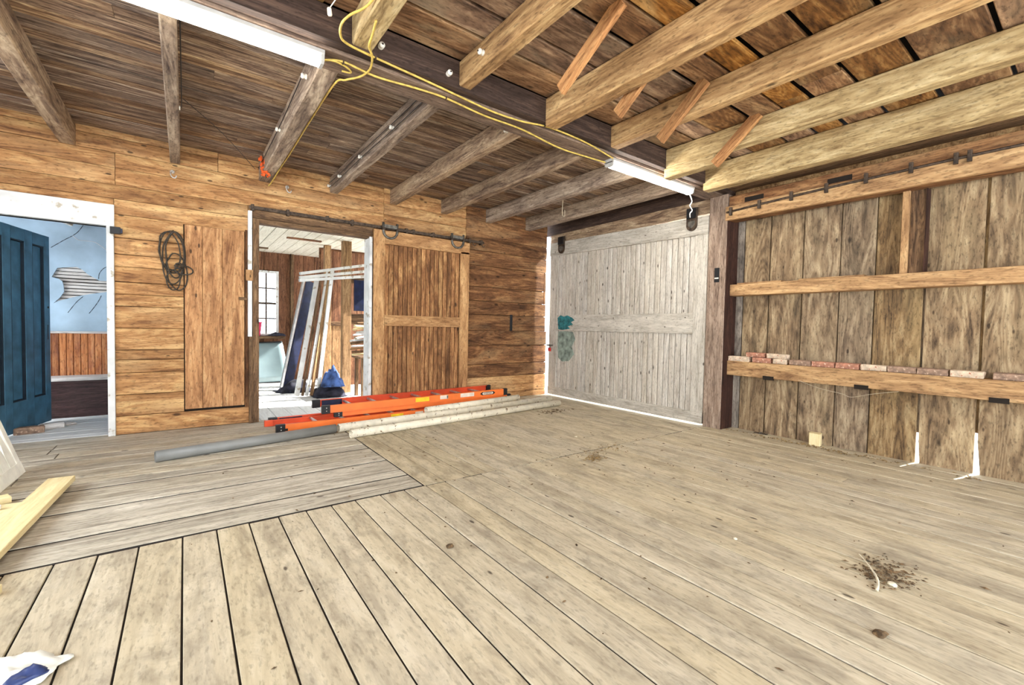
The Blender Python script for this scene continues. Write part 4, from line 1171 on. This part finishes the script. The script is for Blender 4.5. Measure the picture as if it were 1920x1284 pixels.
tag(obj('wire', tube_mesh(spline([(-0.015, 3.1, 2.93), (-0.012, 4.5, 2.86)], 6), 0.004, 5), 'black'), 'black wire along the slim joist at upper left', 'wire')
tag(obj('wire', tube_mesh(spline([(0.0, 4.55, 2.95), (0.3, 5.0, 2.90), (0.62, 5.55, 2.80)], 6), 0.003, 5), 'black'), 'thin dark wire sagging between slim joist and orange husks', 'wire')
tag(board('hanging_strap', (4.27, 5.835, 1.10), (4.32, 5.845, 1.36), 'z', 'black'), 'dark narrow strap hanging on the right part of the siding', 'strap')
# hooks on the upper siding
def whook(x, z, label):
    t = empty('wall_hook', (x, 5.83, z)); tag(t, label, 'hook')
    obj('stem', lathe([(0.022, 0), (0.02, 0.01), (0.010, 0.02), (0, 0.021)], 10), 'alu', t, (0, 0.01, 0.03), (math.pi / 2, 0, 0))
    p = [(0, -0.005, 0.03), (-0.015, -0.03, 0.0), (0.0, -0.04, -0.035), (0.025, -0.04, -0.04), (0.035, -0.04, -0.015)]
    obj('hook', tube_mesh(spline(p, 5), 0.006, 6), 'alu', t)
whook(-0.095, 2.66, 'pale metal hook on the siding below the slim joist')
whook(0.98, 2.72, 'small pale hook on the siding right of the orange husks')
# orange husks on the joist end
hk = empty('dried_husk_bunch', (0.68, 5.45, 2.80)); tag(hk, 'bunch of orange red dried husks tied to a joist', 'dried flowers')
hm = bpy.data.meshes.new('husk'); bm = bmesh.new(); bmesh.ops.create_icosphere(bm, subdivisions=1, radius=0.014); bm.to_mesh(hm); bm.free()
for k in range(46):
    t_ = rnd(0, 1)
    obj('husk', hm, 'orangeberry', hk, (rnd(-0.035, 0.035) + 0.03 * t_ + 0.0, rnd(-0.05, 0.05), 0.10 - 0.20 * t_))
obj('stem', tube_mesh([(0, 0, 0.14), (0.01, 0, 0), (0.03, 0, -0.1)], 0.004, 5), 'rope', hk)
# yellow cables
def cable(ctrl, label, r=0.0068, m='yellowcable', clips=()):
    t = empty('electric_cable', ctrl[0]); tag(t, label, 'cable', 'yellow cables along the beam')
    obj('cord', tube_mesh(spline(ctrl, 6), r, 6), m, t, -t.location)
    for c in clips:
        boxes('staple', [((c[0] - 0.004, c[1] - 0.012, c[2] - 0.012), (c[0] + 0.004, c[1] + 0.012, c[2] + 0.004))], 'iron', t, -t.location)
    return t
cable([(0.775, 1.8, 2.80), (0.775, 2.30, 2.80), (0.70, 2.42, 2.76), (0.68, 2.50, 2.75), (0.70, 2.60, 2.752), (0.75, 2.665, 2.757), (0.90, 2.695, 2.757), (1.30, 2.74, 2.757), (1.60, 2.755, 2.742), (1.85, 2.775, 2.738),
       (2.1, 2.76, 2.738), (2.35, 2.735, 2.755), (2.75, 2.75, 2.755), (3.05, 2.78, 2.738), (3.24, 2.82, 2.738)], 'yellow cable looping off a joist and running along the near edge of the beam', clips=((0.93, 2.697, 2.757), (2.3, 2.738, 2.757)))
cable([(0.665, 2.87, 2.725), (0.77, 2.83, 2.738), (0.93, 2.855, 2.738), (1.03, 2.86, 2.738), (1.25, 2.83, 2.738), (1.47, 2.82, 2.738), (1.82, 2.865, 2.738), (2.17, 2.87, 2.738), (2.65, 2.95, 2.738), (3.0, 2.94, 2.738), (3.22, 2.90, 2.725)],
      'yellow cable running along the middle of the beam between the two lamps', clips=((0.78, 2.832, 2.74), (1.47, 2.82, 2.74)))
cable([(0.83, 2.40, 2.775), (0.845, 2.50, 2.76), (0.86, 2.60, 2.75), (0.905, 2.68, 2.745), (0.93, 2.78, 2.735), (0.925, 2.87, 2.735), (0.90, 2.94, 2.735), (0.85, 3.03, 2.74), (0.82, 3.2, 2.77), (0.825, 4.0, 2.79), (0.825, 4.8, 2.785), (0.815, 5.3, 2.775), (0.80, 5.7, 2.74), (0.78, 5.82, 2.72)],
      'yellow cable crossing the beam and running down the joist with the orange husks')
cable([(0.665, 2.85, 2.72), (0.74, 2.84, 2.73), (0.82, 2.875, 2.735), (0.85, 2.92, 2.738), (0.80, 2.935, 2.738)], 'short yellow cable curl at the end of the long lamp', 0.006)
pc = empty('pull_cord', (0.62, 2.3, 2.9)); tag(pc, 'white pull cord with a pale knob at the upper middle edge', 'cord')
obj('cord', tube_mesh(spline([(0.70, 2.10, 2.93), (0.665, 2.3, 2.86), (0.61, 2.46, 2.78)], 5), 0.003, 5), 'porcelain', pc, -pc.location)
obj('knob', lathe([(0.005, 0.02), (0.011, 0.014), (0.012, -0.014), (0.007, -0.02), (0, -0.02)], 10), 'label', pc, Vector((0.61, 2.47, 2.765)) - pc.location, (0.5, -0.3, 0))
# twine hanging by the right lamp and loops at the header
tag(obj('twine', tube_mesh(spline([(4.52, 2.85, 2.68), (4.56, 2.84, 2.60), (4.54, 2.85, 2.55), (4.57, 2.84, 2.50), (4.53, 2.84, 2.46), (4.55, 2.85, 2.42)], 6), 0.006, 5), 'porcelain'),
    'white knotted twine hanging from the end of the far lamp', 'twine')
tag(obj('twine', tube_mesh(spline([(3.87, 4.2, 2.80), (3.86, 4.2, 2.70), (3.88, 4.22, 2.60), (3.9, 4.2, 2.585), (3.9, 4.2, 2.66)], 6), 0.004, 5), 'web'), 'pale twine loop hanging from a joist by the whitewashed door', 'twine')

# ================================================================== LEFT SIDE: shutter, lumber, bag
sh = empty('shutter', (-0.955, 4.77, 0.004)); tag(sh, 'cream white panelled shutter leaning at the left edge', 'shutter')
# local: X along bottom edge (toward viewer), Z up the leaning face
dx = Vector((-0.03, -1, 0)).normalized(); dz = Vector((-0.29, -0.03, 0.955)).normalized(); dn = dz.cross(dx).normalized(); dz = dx.cross(dn)
sh.rotation_euler = Matrix((dx, dn, dz)).transposed().to_euler()
Ls, Hs = 0.62, 1.35
lpart('rail', (0, -0.03, 0), (Ls, 0.0, 0.09), 'x', 'shutterwhite', sh)
lpart('rail', (0, -0.03, Hs - 0.08), (Ls, 0.0, Hs), 'x', 'shutterwhite', sh)
for a in (0.0, Ls - 0.07): lpart('stile', (a, -0.026, 0.09), (a + 0.07, -0.002, Hs - 0.08), 'z', 'shutterwhite', sh)
ns = 4
for k in range(ns):
    a = 0.07 + k * (Ls - 0.14) / ns; b = a + (Ls - 0.14) / ns
    o = obj('slat', prism([(a + 0.004, 0.09), (b - 0.004, 0.09), (b - 0.004, 0.18), (b - 0.03, 0.30), (b - 0.03, 0.42), (b - 0.004, 0.46), (b - 0.004, Hs - 0.08), (a + 0.004, Hs - 0.08),
                           (a + 0.004, 0.46), (a + 0.03, 0.42), (a + 0.03, 0.30), (a + 0.004, 0.18)], 'y', -0.024, -0.006), 'shutterwhite', sh)
G = 'lumber at the left edge'
tag(beam2('lumber_board', (-0.675, 4.20, 0.058), (-0.80, 2.30, 0.050), 0.135, 0.036, 'pine', None, 0.003), 'long fresh yellow pine plank pointing away at the left edge', 'lumber', G)
tag(beam2('lumber_board', (-0.845, 3.88, 0.020), (-0.95, 2.4, 0.020), 0.13, 0.036, 'pine', None, 0.003), 'shorter yellow pine plank lying lower beside the long plank', 'lumber', G)
tag(beam2('lumber_board', (-0.885, 4.06, 0.021), (-1.6, 3.75, 0.021), 0.09, 0.038, 'pine', None, 0.003), 'yellow pine offcut peeking in at the left edge', 'lumber', G)
tag(beam2('lumber_board', (-1.1, 3.72, 0.0605), (-0.86, 3.79, 0.052), 0.03, 0.02, 'white', None, 0.002), 'thin white painted stick over the pine offcuts at the left edge', 'lumber', G)
tag(beam2('lumber_board', (-0.845, 2.72, 0.019), (-0.62, 2.70, 0.019), 0.04, 0.034, 'pine', None, 0.002), 'short pine bearer crossing beneath the long plank', 'lumber', G)
# plastic bag at the bottom left corner
bgm = rag('plastic_bag', (-0.455, 2.045, 0.002), 0.115, 0.085, 0.05, 'bag', 'crumpled white plastic bag at the bottom left corner', 'bag', 6.1)
bgm.rotation_euler = (0, 0, -0.5)
o = rag('bag_print', (0.085, -0.05, 0.022), 0.05, 0.018, 0.035, 'bagblue', None, None, 1.3, n=8); o.parent = bgm; o.rotation_euler = (0, 0, 0.9)

# ================================================================== DEBRIS ON THE FLOOR
def crumbs(name, ctr, sx, sy, n, m, label, rmin=0.003, rmax=0.012, seed=1):
    rs = random.Random(seed)
    v, f = [], []
    for k in range(n):
        x_, y_ = rs.gauss(0, sx), rs.gauss(0, sy)
        r = rs.uniform(rmin, rmax)
        b0 = len(v)
        l = rs.uniform(1, 3.5); a = rs.uniform(0, 6.28)
        for (p, q, s) in ((1, 0, 0), (0, 1, 0), (-1, 0, 0), (0, -1, 0), (0, 0, 1)):
            lx, ly = p * r * l, q * r
            v.append((x_ + lx * math.cos(a) - ly * math.sin(a), y_ + lx * math.sin(a) + ly * math.cos(a), 0.002 + s * r * 0.9))
        f += [(b0, b0 + 1, b0 + 4), (b0 + 1, b0 + 2, b0 + 4), (b0 + 2, b0 + 3, b0 + 4), (b0 + 3, b0, b0 + 4), (b0 + 3, b0 + 2, b0 + 1, b0)]
    return tag(obj(name, mesh(name, v, f), m, None, ctr), label, 'debris', kind='stuff')
crumbs('straw_debris', (2.72, 0.60, 0.002), 0.09, 0.055, 260, 'dirt', 'pile of brown crumbs and straw on the floor at right', 0.002, 0.007, 1)
crumbs('straw_debris', (2.93, 2.69, 0.002), 0.05, 0.035, 120, 'straw', 'straw tuft on the floor in the middle distance', 0.002, 0.007, 2)
crumbs('straw_debris', (5.14, 1.7, 0.002), 0.035, 0.5, 260, 'straw', 'crumbs and straw along the foot of the plank wall', 0.002, 0.009, 3)
crumbs('floor_crumbs', (2.6, 2.4, 0.002), 1.3, 1.2, 260, 'dirt', 'dark crumbs scattered over the floorboards', 0.002, 0.007, 4)
crumbs('straw_debris', (4.1, 4.55, 0.002), 0.14, 0.05, 70, 'dirt', 'dark leaf bits in front of the cream pipes', 0.003, 0.012, 5)
crumbs('straw_debris', (3.2, 2.85, 0.002), 0.2, 0.06, 90, 'straw', 'straw bits beside the tuft near the seam', 0.002, 0.007, 6)
tag(obj('thin_stick', tube_mesh(spline([(2.83, 0.74, 0.006), (2.70, 0.66, 0.012), (2.58, 0.60, 0.014), (2.49, 0.58, 0.008)], 6), [0.002 + 0.005 * k / 18 for k in range(19)], 5), 'paper'), 'curved pale stick on the crumb pile at right', 'stick')
for (x_, y_, r, m_, lab) in ((1.11, 2.01, 0.018, 'dirt', 'dark dirt lump on the floor at the middle front'), (2.143, 0.484, 0.022, 'dirt', 'dark dirt lump at lower right on the floor'), (2.62, 0.555, 0.016, 'paper', 'pale scrap beside the crumb pile'),
                             (2.46, 1.2, 0.010, 'paper', 'tiny white chip on the floor at right centre'), (3.35, 3.35, 0.014, 'paper', 'small white chip in front of the whitewashed door')):
    tag(obj('dirt_lump' if m_ == 'dirt' else 'paper_scrap', rock_mesh(r, r * 100, 0.5), m_, None, (x_, y_, r * 0.3)), lab, 'debris')
